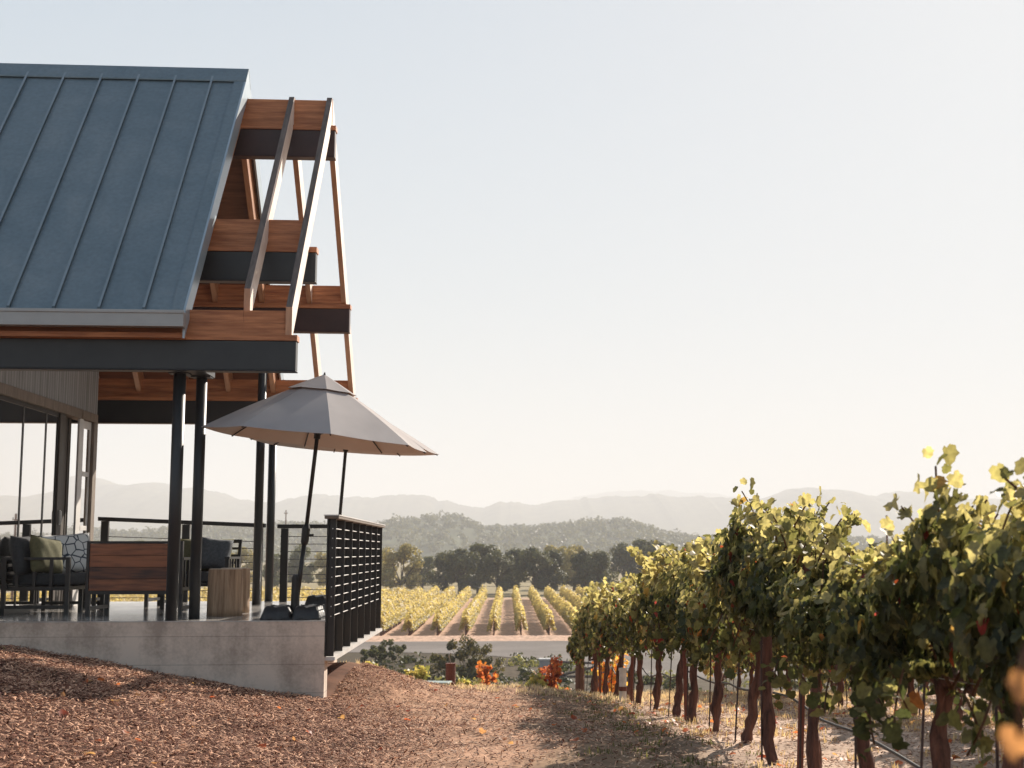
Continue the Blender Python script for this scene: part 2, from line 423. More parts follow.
# ------------------------------------------------------------------ hills
def hill(name, prof, D, depth, col, base=VALLEY, noise=.02, rough_px=0., seed=0):
    """prof: how high the ridge stands (metres) at each X; the mesh has a real front and back slope"""
    px = np.array([p[0] for p in prof], float); pz = np.array([p[1] for p in prof], float)
    step = D / 1450 * 2.2
    X = np.arange(px[0], px[-1], step)
    T = np.interp(X, px, pz)
    r = np.random.default_rng(seed)
    for o, a in ((11, .8), (5, .6), (2.3, .35), (1.1, .22)):
        k = r.uniform(0, 6.28); T = T + a * noise * (pz.max() + 8) * np.sin(X / (step * o) + k + 1.5 * np.sin(X / (step * o * 2.3)))
    T = T + r.normal(0, rough_px * D / 1450, len(X))
    fr = np.linspace(0, 1, 22)
    rows = []
    for u in fr:   # 0 foot, .7 crest, 1 back
        a = np.sin(min(u / .72, 1) * math.pi / 2) ** 1.4 if u <= .72 else 1 - ((u - .72) / .28) ** 2 * .8
        und = 1 + .10 * np.sin(X / (step * 23) + 5 * u) * (1 if u < .7 else 0) * math.sin(u / .72 * math.pi)
        wv = depth * .10 * np.sin(X / (step * 31) + 2)
        rows.append(np.stack([X, D - depth * .72 + depth * u + wv * (1 - u), base - 3 + (T - base + 3) * a * und], -1))
    V = np.stack(rows); n0, n1 = V.shape[:2]
    idx = (np.arange(n0 - 1)[:, None] * n1 + np.arange(n1 - 1)[None]).ravel()
    c = np.empty((n0 * n1, 3)); c[:] = col
    c *= (1 + .25 * lump(V[..., 0], V[..., 1], 60 / D)).reshape(-1, 1)
    me = np_mesh(name, V.reshape(-1, 3), np.stack([idx, idx + 1, idx + n1 + 1, idx + n1], 1), c)
    return tag(link(name, me, M['hill'], smooth=True), kind='structure'), X, T

def prof(pts, D):    # skyline measured as angles seen from the terrace, turned into metres at distance D
    return [((x - 508) * D / 1450, (552 - y) * D / 1450) for x, y in pts]
P2 = [(-3500, 500), (-1800, 494), (-900, 500), (-400, 492), (0, 489), (60, 486), (100, 482), (130, 484), (150, 488), (175, 489), (200, 491), (240, 495), (262, 500), (280, 504), (300, 501), (325, 497), (345, 499),
      (360, 502), (380, 500), (410, 498.5), (425, 499), (440, 502), (470, 506), (490, 506), (520, 504), (560, 501), (600, 498), (650, 498), (700, 500), (740, 501), (760, 496), (780, 491), (800, 489.5),
      (820, 491), (860, 493), (900, 492), (930, 493), (960, 497), (1024, 500), (1200, 492), (1500, 497), (2000, 488), (2600, 498), (4200, 500)]
P3 = [(-3000, 510), (500, 512), (540, 503), (560, 501), (600, 495), (635, 490), (660, 491), (700, 493), (730, 498), (770, 508), (1000, 512), (1300, 498), (1700, 492), (2300, 505), (3600, 510)]
P1 = [(-2600, 530), (-1200, 536), (-300, 530), (0, 532), (150, 537), (200, 534), (300, 528), (375, 531), (400, 526), (450, 522), (465, 521), (480, 528), (510, 533), (530, 531), (560, 529), (580, 526), (600, 524),
      (620, 525), (640, 531), (655, 538), (700, 543), (800, 544), (950, 541), (1100, 538), (1500, 530), (2000, 534), (3000, 530)]
hill('hills', prof(P3, 7600), 7600, 1500, (.10, .10, .075), noise=.022, rough_px=.25, seed=1)
hill('hills', prof(P2, 4700), 4700, 1600, (.10, .095, .065), noise=.030, rough_px=.35, seed=2)
_, RX, RT = hill('hills', prof(P1, 1500), 1500, 700, (.07, .075, .04), noise=.03, seed=3)

# far-off wood on the middle ridge: reads as one mass
def blob_leaves(rg, centres, radii, per, size, colA, colB, nrm_up=.4):
    n = len(centres) * per
    c = np.repeat(centres, per, 0); r = np.repeat(radii, per, 0)
    d = rg.normal(0, 1, (n, 3)); d /= np.linalg.norm(d, axis=1)[:, None]
    rad = rg.uniform(.55, 1.0, (n, 1))
    pos = c + d * rad * r
    fr = rotmats(rg, n, d + np.array((0, 0, nrm_up)), .5)
    t = rg.uniform(0, 1, (n, 1)) * .6 + .4 * np.repeat(rg.uniform(0, 1, (len(centres), 1)), per, 0)
    cols = colA * (1 - t) + colB * t
    return pos, np.full(n, size) * rg.uniform(.6, 1.4, n), fr, cols
def merge(parts):
    V, F, T, k = [], [], [], 0
    for v, f, t in parts: V.append(v); F.append(f + k); T.append(t); k += len(v)
    return np.concatenate(V), np.concatenate(F), np.concatenate(T)

rg = np.random.default_rng(5)
n = 5200
tx = rg.uniform(-1050, 1300, n); u = rg.uniform(0, 1, n) ** .7 * .80
top = np.interp(tx, RX, RT)
ty = 1500 - 700 * .72 + 700 * u; a = np.where(u <= .72, np.sin(np.minimum(u / .72, 1) * math.pi / 2) ** 1.4, 1 - ((u - .72) / .28) ** 2 * .8)
tz = VALLEY - 3 + (top - VALLEY + 3) * a
hgt = rg.uniform(3.0, 6.0, n) * (1 + .5 * (rg.uniform(0, 1, n) > .93))
cen = np.stack([tx, ty, tz + hgt * .6], 1); rad = np.stack([hgt * .85, hgt * .85, hgt * .75], 1)
p_, s_, f_, c_ = blob_leaves(rg, cen, rad, 26, 2.4, np.array((.085, .087, .052)), np.array((.11, .108, .06)))
me = np_mesh('woodland', *leaves(p_, s_, f_, c_, LEAF2_V, LEAF2_F))
tag(link('woodland', me, M['leaf_tree']), 'hazy grey-green wood covering the middle ridge below the mountains', 'woodland', kind='stuff')

# ------------------------------------------------------------------ trees along the far side of the valley vineyard
def make_tree(name, seed, H, Rr, colA, colB, airy=0., leafs=5200, size=.42):
    rg = np.random.default_rng(seed); random.seed(seed)
    root = empty(name)
    tr = MB(); tr.tube([(0, 0, -.4), (.1, 0, H * .12), (0, .1, H * .3)], [.42, .32, .2], 8)
    cs = []; rs = []
    for i in range(26):
        a = rg.uniform(0, 6.28); rr = Rr * math.sqrt(rg.uniform(0, 1)) * .72; z = H * rg.uniform(.18, .86)
        k = math.sqrt(max(.12, 1 - ((z / H - .42) / .55) ** 2))
        c = (rr * k * math.cos(a), rr * k * math.sin(a), z); cs.append(c); q = Rr * rg.uniform(.22, .40) * (1 - .3 * airy)
        rs.append((q, q, q * .8))
        if i % 2 == 0: tr.tube([(0, 0, H * .2), (c[0] * .5, c[1] * .5, (H * .25 + c[2]) / 2), c], [.18, .1, .04], 5)
    tr.build('trunk', M['tree_bark'], root, smooth=True)
    p, s, f, c = blob_leaves(rg, np.array(cs), np.array(rs), leafs // 26, size, np.array(colA), np.array(colB))
    keep = p[:, 2] > .25
    me = np_mesh('crown', *leaves(p[keep], s[keep], f[keep], c[keep], LEAF2_V, LEAF2_F))
    link('crown', me, M['leaf_tree'], root)
    return root
DK = ((.040, .048, .022), (.11, .108, .045)); LT = ((.18, .16, .065), (.36, .30, .13)); MD = ((.05, .06, .022), (.12, .125, .045))
protos = {'d': [make_tree('oak_tree', 21, 10, 5.2, *DK), make_tree('oak_tree', 22, 10, 4.4, *DK)],
          'l': [make_tree('cottonwood_tree', 23, 10, 5.6, *LT, airy=.6, leafs=4200), make_tree('cottonwood_tree', 24, 10, 4.6, *LT, airy=.5, leafs=4200)],
          'm': [make_tree('oak_tree', 25, 10, 5., *MD), make_tree('oak_tree', 26, 10, 4.4, *MD)]}
used = {}
TREES = [(112, 541, 'm', 430), (142, 536, 'm', 480), (176, 543, 'l', 430), (216, 541, 'm', 440), (246, 545, 'l', 400), (283, 549, 'm', 390), (305, 544, 'm', 430), (333, 547, 'l', 380), (352, 550, 'm', 360),
         (378, 545, 'l', 345), (404, 541, 'l', 335), (424, 552, 'm', 400), (447, 550, 'd', 340), (461, 546, 'd', 330), (479, 542, 'd', 345), (498, 549, 'd', 330), (517, 547, 'd', 350), (534, 545, 'd', 335),
         (552, 548, 'd', 340), (556, 541, 'l', 385), (574, 543, 'l', 380), (585, 548, 'd', 340), (598, 549, 'd', 335), (623, 541, 'd', 420), (640, 538, 'd', 430), (658, 540, 'd', 420), (700, 538, 'd', 440), (722, 534, 'd', 430), (745, 538, 'd', 440),
         (790, 542, 'm', 430), (840, 540, 'd', 440), (890, 541, 'm', 450), (950, 539, 'd', 440)]
kindname = {'d': 'dark green rounded tree', 'l': 'golden green airy tree', 'm': 'mid green hazy tree'}
ORD = ['first', 'second', 'third', 'fourth', 'fifth', 'sixth', 'seventh', 'eighth', 'ninth', 'tenth', 'eleventh', 'twelfth', 'thirteenth', 'fourteenth', 'fifteenth', 'sixteenth', 'seventeenth', 'eighteenth', 'nineteenth', 'twentieth',
       'twenty-first', 'twenty-second', 'twenty-third', 'twenty-fourth', 'twenty-fifth', 'twenty-sixth', 'twenty-seventh', 'twenty-eighth', 'twenty-ninth', 'thirtieth', 'thirty-first', 'thirty-second', 'thirty-third', 'thirty-fourth']
for i, (px, py, k, D) in enumerate(TREES):
    D *= .74
    pr = protos[k][i % 2]
    t = pr if pr.name not in used else copy_tree(pr)
    used[pr.name] = 1
    h = (552 - py) * D / 1450 - VALLEY
    t.location = ((px - 508) * D / 1450, D, VALLEY - .2); s = h / 10.
    t.scale = (s * random.uniform(.8, 1.05), s, s * 1.04); t.rotation_euler = (0, 0, random.uniform(0, 6.28))
    tag(t, f'{kindname[k]} beyond the valley vineyard, {ORD[i]} from the left in the tree line', 'tree', 'trees beyond the valley vineyard')

# ------------------------------------------------------------------ vineyards
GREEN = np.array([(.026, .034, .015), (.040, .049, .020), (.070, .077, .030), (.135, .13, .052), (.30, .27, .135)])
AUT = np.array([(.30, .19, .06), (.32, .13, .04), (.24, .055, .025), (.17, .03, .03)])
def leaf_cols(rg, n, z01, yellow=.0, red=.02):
    k = np.clip((rg.uniform(0, 1, n) * .62 + z01 ** 3 * .45 + yellow) * len(GREEN), 0, len(GREEN) - 1.001)  # higher leaves paler: sun on the tops put into the leaf colour
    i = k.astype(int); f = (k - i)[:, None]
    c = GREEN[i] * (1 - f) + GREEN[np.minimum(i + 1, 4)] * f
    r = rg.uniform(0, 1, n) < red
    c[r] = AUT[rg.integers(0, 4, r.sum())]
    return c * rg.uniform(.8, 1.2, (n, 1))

def make_vine(seed, nleaf, detail=True, yellow=0., red=.02, lsize=.073, height=1.0, half=.82, low=.90):
    """root at the trunk's foot; the row runs along Y"""
    rg = np.random.default_rng(seed); random.seed(seed)
    root = empty('grapevine')
    lean = rg.uniform(-.04, .17); ly = rg.uniform(-.16, .16)
    tr = MB(); pts = []; rr = []
    H = low + .03
    for i in range(15):
        u = i / 14
        pts.append((lean * u + .012 * math.sin(6 * u + seed) + .008 * math.sin(17 * u + 3 * seed), ly * math.sin(u * 1.6) + .018 * math.sin(5 * u + 2 * seed) + .010 * math.sin(15 * u), -.08 + (H + .08) * u))
        rr.append((.037 if i else .055) * (1 - .15 * u) * rg.uniform(.8, 1.28) + (.022 if i >= 13 else 0))
    tr.tube(pts, rr, 14)
    vv = []
    for q, v in enumerate(tr.v[:15 * 14]):
        i, j = divmod(q, 14); th = 2 * math.pi * j / 14; u = i / 14
        kf = 1 + .16 * math.sin(3 * th + 4 * u + seed) + .12 * math.sin(5 * th - 7 * u + 2 * seed) + .10 * math.sin(9 * u * 3 + seed + th) + rg.normal(0, .10)
        c = pts[i]; vv.append(tuple(c[d] + (v[d] - c[d]) * kf for d in range(3)))
    tr.v = vv
    tr.build('trunk', M['bark'], root, smooth=True)
    cd = MB(); top = Vector(pts[-1])
    for sgn in (-1, 1):
        q = [top + Vector((0, 0, -.04))]
        for i in range(1, 6): q.append(Vector((top.x * (1 - i / 6) + rg.uniform(-.02, .02), top.y + sgn * half * i / 5, H + .03 + rg.uniform(-.02, .03))))
        cd.tube([tuple(p) for p in q], [.038, .032, .028, .025, .02, .015], 7, jit=.3)
    cd.build('cordon', M['bark'], root, smooth=True)
    MB().tube([(-.07, .05, -.1), (-.05 + lean * .3, .06, 1.15)], .007, 6).build('stake', M['steel_rust'], root)
    # foliage: a hedge-like sheet with uneven edges
    n = nleaf
    y = rg.uniform(-half, half, n); z = rg.beta(1.5, 1.35, n)
    lo = low + .12 * np.sin(4.3 * y + seed) + .06 * np.sin(11 * y + 2 * seed); hi = (1.52 + .15 * np.sin(3.1 * y + 1.7 * seed) + .10 * np.sin(9 * y + seed)) * height
    Z = lo + (hi - lo) * z
    ed_ = (np.abs(y) / half) ** 3; hi = hi - .30 * ed_; lo = lo + .10 * ed_; Z = lo + (hi - lo) * z
    wid = (1 - .2 * ed_) * (.38 - .16 * np.abs(z - .45)) * (1 + .18 * np.sin(5 * y + 3 * z + seed))
    side = np.sign(rg.uniform(-1, 1, n)); X = side * wid * np.sqrt(rg.uniform(.12, 1, n))
    nrm = np.stack([side * 1.0, rg.normal(0, .25, n), .15 + .8 * (z > .85)], 1)
    pos = np.stack([X, y, Z], 1)
    # gaps
    g = np.sin(9 * y + seed) * np.sin(8 * Z + 2.2 * seed) + rg.normal(0, .2, n)
    keep = (g < .62) & (rg.uniform(0, 1, n) < (1 - .35 * z) * (1 - .35 * ed_))
    pos, nrm, z = pos[keep], nrm[keep], z[keep]
    # free shoots above the hedge and some hanging down
    P, NN = [pos], [nrm]; Zs = [z]
    sh = MB()
    for _ in range(10):   # canes that leave the cordon
        y = rg.uniform(-half, half); x = rg.uniform(-.25, .25)
        sh.tube([(0, y, H), (x * .6, y + rg.uniform(-.1, .1), H + .28), (x, y + rg.uniform(-.15, .15), H + .50)], [.009, .006, .003], 5)
    for k in range(20 if detail else 6):
        up = k % 3 != 2
        y0 = rg.uniform(-half, half); x0 = rg.uniform(-.2, .2) if up else rg.choice((-1, 1)) * .36
        L = rg.uniform(.15, .50) * (1 if rg.uniform() < .8 else 1.2) if up else rg.uniform(.1, .26)
        a = rg.uniform(-.5, .5); b = rg.uniform(-.5, .5)
        z0 = 1.40 * height if up else 1.0
        m = max(3, int(L / .055)); q = []
        for j in range(m + 1):
            u = j / m
            q.append((x0 + a * L * u, y0 + b * L * u + .08 * u * u, z0 + (L * u - .25 * L * u * u if up else -L * u)))
        sh.tube(q, [.005] * len(q), 4)
        q = np.array(q[1:]); 
        rep = 3 if up else 3
        q = np.repeat(q, rep, 0) + rg.normal(0, .042, (len(q) * rep, 3))
        P.append(q); NN.append(rg.normal(0, .8, (len(q), 3)) + (0, 0, .3)); Zs.append(np.full(len(q), 1. if up else .3))
    pos = np.concatenate(P); nrm = np.concatenate(NN); z = np.concatenate(Zs)
    n = len(pos)
    down = np.tile(np.array((0., 0, -1.)), (n, 1)) + rg.normal(0, .45, (n, 3))
    zax = nrm + rg.normal(0, .42, (n, 3)); zax /= np.linalg.norm(zax, axis=1)[:, None]
    xax = np.cross(down, zax); xax /= np.linalg.norm(xax, axis=1)[:, None]
    fr = np.stack([xax, np.cross(zax, xax), zax], 2)
    size = lsize * rg.uniform(.55, 1.25, n)
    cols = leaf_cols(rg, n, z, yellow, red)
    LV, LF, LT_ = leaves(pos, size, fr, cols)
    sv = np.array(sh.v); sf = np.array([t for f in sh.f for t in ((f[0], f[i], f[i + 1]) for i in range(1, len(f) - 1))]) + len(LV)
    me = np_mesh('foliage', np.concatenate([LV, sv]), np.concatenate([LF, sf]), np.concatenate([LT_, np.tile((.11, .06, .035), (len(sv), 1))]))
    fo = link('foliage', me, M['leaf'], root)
    return root

def rowx(y): return 2.0 - .018 * (y - 5)
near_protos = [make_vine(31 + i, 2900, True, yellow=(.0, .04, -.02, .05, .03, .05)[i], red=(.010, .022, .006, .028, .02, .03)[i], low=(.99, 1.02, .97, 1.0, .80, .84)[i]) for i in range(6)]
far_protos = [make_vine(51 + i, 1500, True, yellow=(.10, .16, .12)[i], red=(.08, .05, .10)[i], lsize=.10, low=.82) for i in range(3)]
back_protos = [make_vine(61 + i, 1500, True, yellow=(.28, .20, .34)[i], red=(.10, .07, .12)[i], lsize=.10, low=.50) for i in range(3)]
row1 = [1.9, 3.2, 4.45, 5.76, 6.85, 7.95, 9.25, 10.5, 11.65, 13.05, 14.4, 15.9, 17.5, 19.4, 21.2, 23.0, 24.9, 26.6, 28.3]
look = ['thick dark trunk leaning left', 'slim reddish trunk', 'gnarled trunk', 'leaning trunk', 'twisted trunk under yellow-tipped leaves']
for i, y in enumerate(row1):
    pool = near_protos[:4] if y < 11 else (near_protos[4:] + far_protos[:1] if y < 22 else far_protos)
    p = pool[i % len(pool)]
    v = p if p.name not in used else copy_tree(p); used[p.name] = 1
    x = rowx(y); v.location = (x, y, float(G(x, y))); v.rotation_euler = (0, 0, random.uniform(-.06, .06))
    s = random.uniform(.96, 1.06); v.scale = (s, (1.0, -1.0)[(i // 3) % 2], s * ({1: 1.06, 2: 1.05, 3: .99, 6: .98, 7: 1.05, 4: .84, 5: .82, 8: .88, 9: .93, 10: .95, 11: 1.02, 12: .95}.get(i, 1.0)))
    tag(v, f'leafy grapevine in the near row, {ORD[i]} counting away from the camera', 'grapevine', 'grapevines of the near row')
for r, X0 in ((1, 4.5), (2, 6.9)):
    for i, y in enumerate(np.arange(6.5 + r, 30, 1.62)):
        p = back_protos[(i + r) % 3]
        v = p if p.name not in used else copy_tree(p); used[p.name] = 1; x = X0 - .01 * y; v.location = (x, y, float(G(x, y))); v.rotation_euler = (0, 0, math.pi * (i % 2)); v.scale = (1, 1.12, 1)
        tag(v, f'grapevine with yellowing leaves in the {"second" if r == 1 else "third"} row back, {ORD[i]} counting away from the camera', 'grapevine', 'grapevines of the rows behind')

# trellis posts, stakes, wires and the drip hose of the near rows
def stake(name, x, y, h, r, mat, label, cat, group=None, tilt=0., cap=False):
    b = MB(); z = float(G(x, y))
    pts = [(0, 0, -.15), (tilt * h * .5, 0, h * .5), (tilt * h, 0, h)]
    b.tube(pts, [r, r * .97, r * .93], 10, jit=.08)
    o = b.build(name, M[mat], None, smooth=False); o.location = (x, y, z)
    return tag(o, label, cat, group)
stake('end_post', 1.42, 28.7, 1.05, .095, 'post_wood', 'thick reddish wooden end post at the far end of the near vine row', 'post')
for j, (y, t) in enumerate(((9.55, .05), (14.75, -.03), (20.2, .02), (25.6, 0.))):
    stake('trellis_post', rowx(y) - .02, y, 1.45, .022, 'rust', f'slim rusty metal trellis post in the near row, {ORD[j]} from the camera', 'post', 'trellis posts of the near row', t)
for j, (X0, y) in enumerate(((4.4, 12.), (4.3, 20.), (6.8, 14.), (6.7, 24.))):
    stake('trellis_post', X0, y, 1.45, .022, 'rust', f'rusty metal trellis post behind the near row, {ORD[j]} from the camera', 'post', 'trellis posts of the rows behind')
def line(name, x, h, r, mat, label, cat, sag=.0, y0=1.5, y1=28.6):
    b = MB(); yy = np.arange(y0, y1, .45)
    b.tube([(x - .018 * y + .01 * math.sin(y), y, float(G(x, y)) + h + sag * math.sin(y * 1.9) * math.sin(y * .7)) for y in yy], r, 5)
    return tag(b.build(name, M[mat], None, smooth=True), label, cat)
line('drip_hose', 2.24, .42, .010, 'hose', 'black drip hose slung along the near vine row', 'hose', .06)
line('trellis_wire', 2.10, .92, .003, 'wire', 'thin galvanised wire along the near vine row', 'wire', .01)
line('drip_hose', 4.7, .42, .010, 'hose', 'black drip hose slung along the second vine row', 'hose', .06, 6)

# white pipe with a rusty band, valve box, rusty post, young vines at the end of the mulch
def post_with_band():
    x, y = 1.62, 20.6; z = float(G(x, y)); root = empty('irrigation_pipe', (x, y, z))
    MB().tube([(0, 0, -.1), (0, 0, .44)], .052, 14).build('pipe', M['pipe'], root, smooth=False)
    MB().tube([(0, 0, .16), (0, 0, .22)], .060, 14).build('clamp_band', M['rust'], root)
    MB().tube([(0, 0, .44), (0, 0, .475)], .062, 14).build('cap', M['pipe'], root)
    tag(root, 'white capped standpipe with rusty band beside the near vine row', 'standpipe')
post_with_band()
def valve_box():
    x, y = -1.05, 21.9; z = float(G(x, y)); root = empty('valve_box', (x, y, z + .02), -.15)
    MB().box(-.19, .19, -.14, .14, -.1, .10).build('box_body', M['box_dark'], root, bevel=.01)
    MB().box(-.215, .215, -.16, .16, .10, .13).build('lid', M['box_green'], root, bevel=.008)
    tag(root, 'small low box with pale green lid at the crest of the slope', 'valve box')
valve_box()
def rusty_post():
    x, y = -.88, 23.2; z = float(G(x, y)); root = empty('rusty_pipe_post', (x, y, z))
    MB().tube([(0, 0, -.2), (0, 0, .52)], .078, 14).build('pipe', M['rust'], root)
    MB().tube([(0, 0, .52), (0, 0, .535)], .084, 14).build('cap', M['rust'], root)
    MB().tube([(0, 0, .53), (-.03, 0, .66), (.0, 0, .7)], .010, 6).build('loop', M['wire'], root)
    tag(root, 'short thick rusty pipe standing at the crest of the slope', 'pipe')
rusty_post()

def young_vine(x, y, h, w, n, pal, label, seed):
    y = min(y, 22 + 7 * float(sm(-2, 1.8, x)) + .35)
    rg = np.random.default_rng(seed); z = float(G(x, y)); root = empty('young_vine', (x, y, z))
    st = MB(); cs = []
    for i in range(6):
        a = rg.uniform(0, 6.28); e = (math.cos(a) * w * .45 * rg.uniform(.3, 1), math.sin(a) * w * .4, h * rg.uniform(.55, 1))
        st.tube([(0, 0, -.05), (e[0] * .3, e[1] * .3, e[2] * .5), e], [.014, .010, .005], 5); cs += [(e[0] * u, e[1] * u, e[2] * u) for u in (.35, .6, .8, 1)]
    st.build('stem', M['bark'], root)
    c = np.array(cs)[rg.integers(0, len(cs), n)] + rg.normal(0, .065, (n, 3)) * (w / .6)
    c[:, 2] = np.abs(c[:, 2]) + .02
    fr = rotmats(rg, n, rg.normal(0, 1, (n, 3)) + (0, -.3, .4), .3)
    pal = np.array(pal); cols = pal[rg.integers(0, len(pal), n)] * rg.uniform(.75, 1.25, (n, 1))
    link('foliage', np_mesh('foliage', *leaves(c, .085 * rg.uniform(.6, 1.2, n), fr, cols)), M['leaf'], root)
    return tag(root, label, 'young vine', 'young vines along the crest')
OR_ = [(.30, .09, .04), (.34, .13, .055), (.23, .06, .035), (.36, .2, .085)]; YG = [(.22, .205, .07), (.28, .24, .085), (.15, .16, .06)]; MX = OR_ + YG + YG
young_vine(-.37, 26.4, .62, .42, 210, OR_[:2] + [(.48, .2, .05)], 'bright orange young vine at the crest, right of the rusty pipe', 71)
young_vine(-.62, 26.0, .48, .42, 120, YG, 'pale yellow-green young vine left of the bright orange one', 72)
young_vine(-1.62, 23.4, .26, .42, 120, OR_, 'low orange-leaved vine near the small lidded box', 73)
young_vine(-1.38, 23.8, .50, .34, 120, YG, 'yellow-green young vine standing left of the lidded box', 74)
young_vine(-2.1, 23.5, .40, .34, 90, YG, 'small pale green vine nearest the patio railing', 75)
young_vine(.86, 29.6, .95, .52, 330, OR_[:3], 'tall vivid red-orange vine left of the wooden end post', 76)
young_vine(.48, 29.4, .55, .62, 220, YG, 'low yellow-green vine left of the vivid red-orange one', 77)
young_vine(1.15, 29.9, .35, .5, 120, OR_ + YG, 'small orange and green vine at the foot of the end post', 78)
young_vine(2.05, 29.6, 1.2, .8, 420, [(.40, .24, .05), (.45, .30, .08), (.42, .14, .04)], 'golden-leaved vine at the far end of the near row', 79)

# drooping shoot with orange leaves close to the camera at the right
def near_shoot():
    x, y = 1.25, 1.75; z = float(G(x, y)); root = empty('vine_shoot', (x, y, z)); rg = np.random.default_rng(90)
    q = [(0, 0, -.05), (-.1, -.1, .6), (-.3, -.25, 1.15), (-.56, -.36, 1.52), (-.72, -.40, 1.50), (-.775, -.42, 1.41), (-.785, -.43, 1.34)]
    MB().tube(q, [.009, .008, .006, .005, .004, .003, .002], 6).build('cane', M['bark'], root, smooth=True)
    P = np.array([(-.783, -.43, 1.385), (-.79, -.43, 1.335), (-.76, -.42, 1.30), (-.755, -.42, 1.345), (-.73, -.40, 1.36), (-.70, -.38, 1.44), (-.6, -.36, 1.50), (-.35, -.28, 1.22)])
    n = len(P); fr = rotmats(rg, n, np.tile((0, -1., .2), (n, 1)), .4)
    cols = np.array([(.30, .15, .07)] * 3 + [(.28, .10, .06)] * 3 + [(.15, .16, .05)] * 2)
    for k in range(n): link('leaf', np_mesh('leaf', *leaves(P[k:k + 1], np.full(1, .032), fr[k:k + 1], cols[k:k + 1])), M['leaf'], root)
    tag(root, 'blurred orange-leaved shoot hanging close at the right edge', 'vine shoot')
near_shoot()

# ------------------------------------------------------------------ valley vineyard
def small_vine(seed, n, size):
    rg = np.random.default_rng(seed); root = empty('grapevine')
    MB().tube([(0, 0, -.1), (.05, .03, .45), (0, 0, .85)], [.07, .06, .05], 6).build('trunk', M['bark'], root)
    y = rg.uniform(-.85, .85, n); z = rg.beta(1.4, 1.3, n); side = np.sign(rg.uniform(-1, 1, n))
    pos = np.stack([side * (.5 - .28 * z) * np.sqrt(rg.uniform(.1, 1, n)), y, .62 + (1.25 + .2 * np.sin(3 * y + seed)) * z], 1)
    fr = rotmats(rg, n, np.stack([side, rg.normal(0, .4, n), .5 + z], 1), .4)
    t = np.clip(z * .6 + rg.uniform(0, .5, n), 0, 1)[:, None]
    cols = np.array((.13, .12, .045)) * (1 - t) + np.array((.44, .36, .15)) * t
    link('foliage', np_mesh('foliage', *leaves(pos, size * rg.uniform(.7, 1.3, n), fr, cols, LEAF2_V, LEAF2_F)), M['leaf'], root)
    return root
vp = [small_vine(s, 330, .24) for s in (81, 82, 83)]
VX = [(-1.2 + 2.42 * k) for k in range(-26, 24)]
order = []
for k, X in enumerate(VX):
    for j in range(16):
        y = 127 + j * 1.6
        px = 508 + X * 1450 / y
        if 368 < px < 640: order.append((y + abs(X) * .05, X, y, j, k))
order.sort(); indiv = order[:250]
seen = {}
front = sorted([o for o in indiv if o[3] == 0], key=lambda o: o[1])
fo = {o[4]: i for i, o in enumerate(front)}
for i, (_, X, y, j, k) in enumerate(indiv):
    p = vp[i % 3]; v = p if p.name not in used else copy_tree(p); used[p.name] = 1
    v.location = (X, y, VALLEY); v.rotation_euler = (0, 0, math.pi * (i % 2)); v.scale = (1, 1, random.uniform(.92, 1.06) if j else .9)
    seen.setdefault(k, []).append(j)
    if j == 0: lab = f'small vine at the road end of a valley row, {ORD[fo[k]]} right of the railing'
    else: lab = 'yellow-green vine further in along the valley vineyard rows'
    tag(v, lab, 'grapevine', 'grapevines at the road ends of the valley rows' if j == 0 else 'grapevines inside the valley vineyard')
parts = []
for k, X in enumerate(VX):
    n0 = len(seen.get(k, [])); start = 127 + n0 * 1.6 - .8
    ysl = []
    y = start
    while y < 226:
        seg = 1.6; dens = int(190 * (1 if y < 200 else .6)); ysl.append(np.stack([rng.uniform(y, y + seg, dens)], 1)); y += seg
    Yv = np.concatenate(ysl).ravel(); n = len(Yv); z = rng.beta(1.4, 1.3, n); side = np.sign(rng.uniform(-1, 1, n))
    pos = np.stack([X + side * (.5 - .28 * z) * np.sqrt(rng.uniform(.1, 1, n)), Yv, VALLEY + .55 + (1.25 + .22 * np.sin(1.9 * Yv + k) + .2 * np.sin(5.1 * Yv + 2 * k)) * z], 1)
    kp = (np.cos(2 * math.pi * (Yv - 127) / 1.6) * .5 + .5 + .8 * (1 - z) > rng.uniform(0, .95, n)) & (np.sin(Yv * .71 + k * 2.3) > -.93)
    pos, side, z, Yv = pos[kp], side[kp], z[kp], Yv[kp]; n = len(z)
    fr = rotmats(rng, n, np.stack([side, rng.normal(0, .4, n), .5 + z], 1), .4)
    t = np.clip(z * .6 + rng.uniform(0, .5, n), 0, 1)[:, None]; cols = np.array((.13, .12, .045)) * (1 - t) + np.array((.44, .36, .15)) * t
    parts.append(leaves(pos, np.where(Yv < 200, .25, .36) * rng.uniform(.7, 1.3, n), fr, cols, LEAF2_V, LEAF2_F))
me = np_mesh('vineyard_rows', *merge(parts))
tag(link('vineyard_rows', me, M['leaf']), 'long yellow-green vineyard rows filling the valley beyond the road', 'vineyard', kind='stuff')

# scrub strip before the road, and the big loose bush
n = 420
sx = rng.uniform(-34, 34, n); sy = rng.uniform(62, 108, n)
ne = np.interp(sx, [p[0] for p in near_e], [p[1] for p in near_e]); keep = sy < ne - 1.5; sx, sy = sx[keep], sy[keep]; n = len(sx)
hh = rng.uniform(.2, .75, n)
light = (rng.uniform(0, 1, (n, 1)) > .72)
p_, s_, f_, c_ = blob_leaves(rng, np.stack([sx, sy, VALLEY + hh * .4], 1), np.stack([hh * 1.5, hh * 1.3, hh * .8], 1), 70, .2, np.array((.022, .028, .012)), np.array((.06, .062, .026)))
c_ = c_ * np.where(np.repeat(light, 70, 0), np.array((4.2, 3.8, 3.5)), 1.)
me = np_mesh('scrub', *leaves(p_, s_, f_, c_, LEAF2_V, LEAF2_F))
tag(link('scrub', me, M['leaf_tree']), 'low dark scrub covering the strip before the road', 'scrub', kind='stuff')
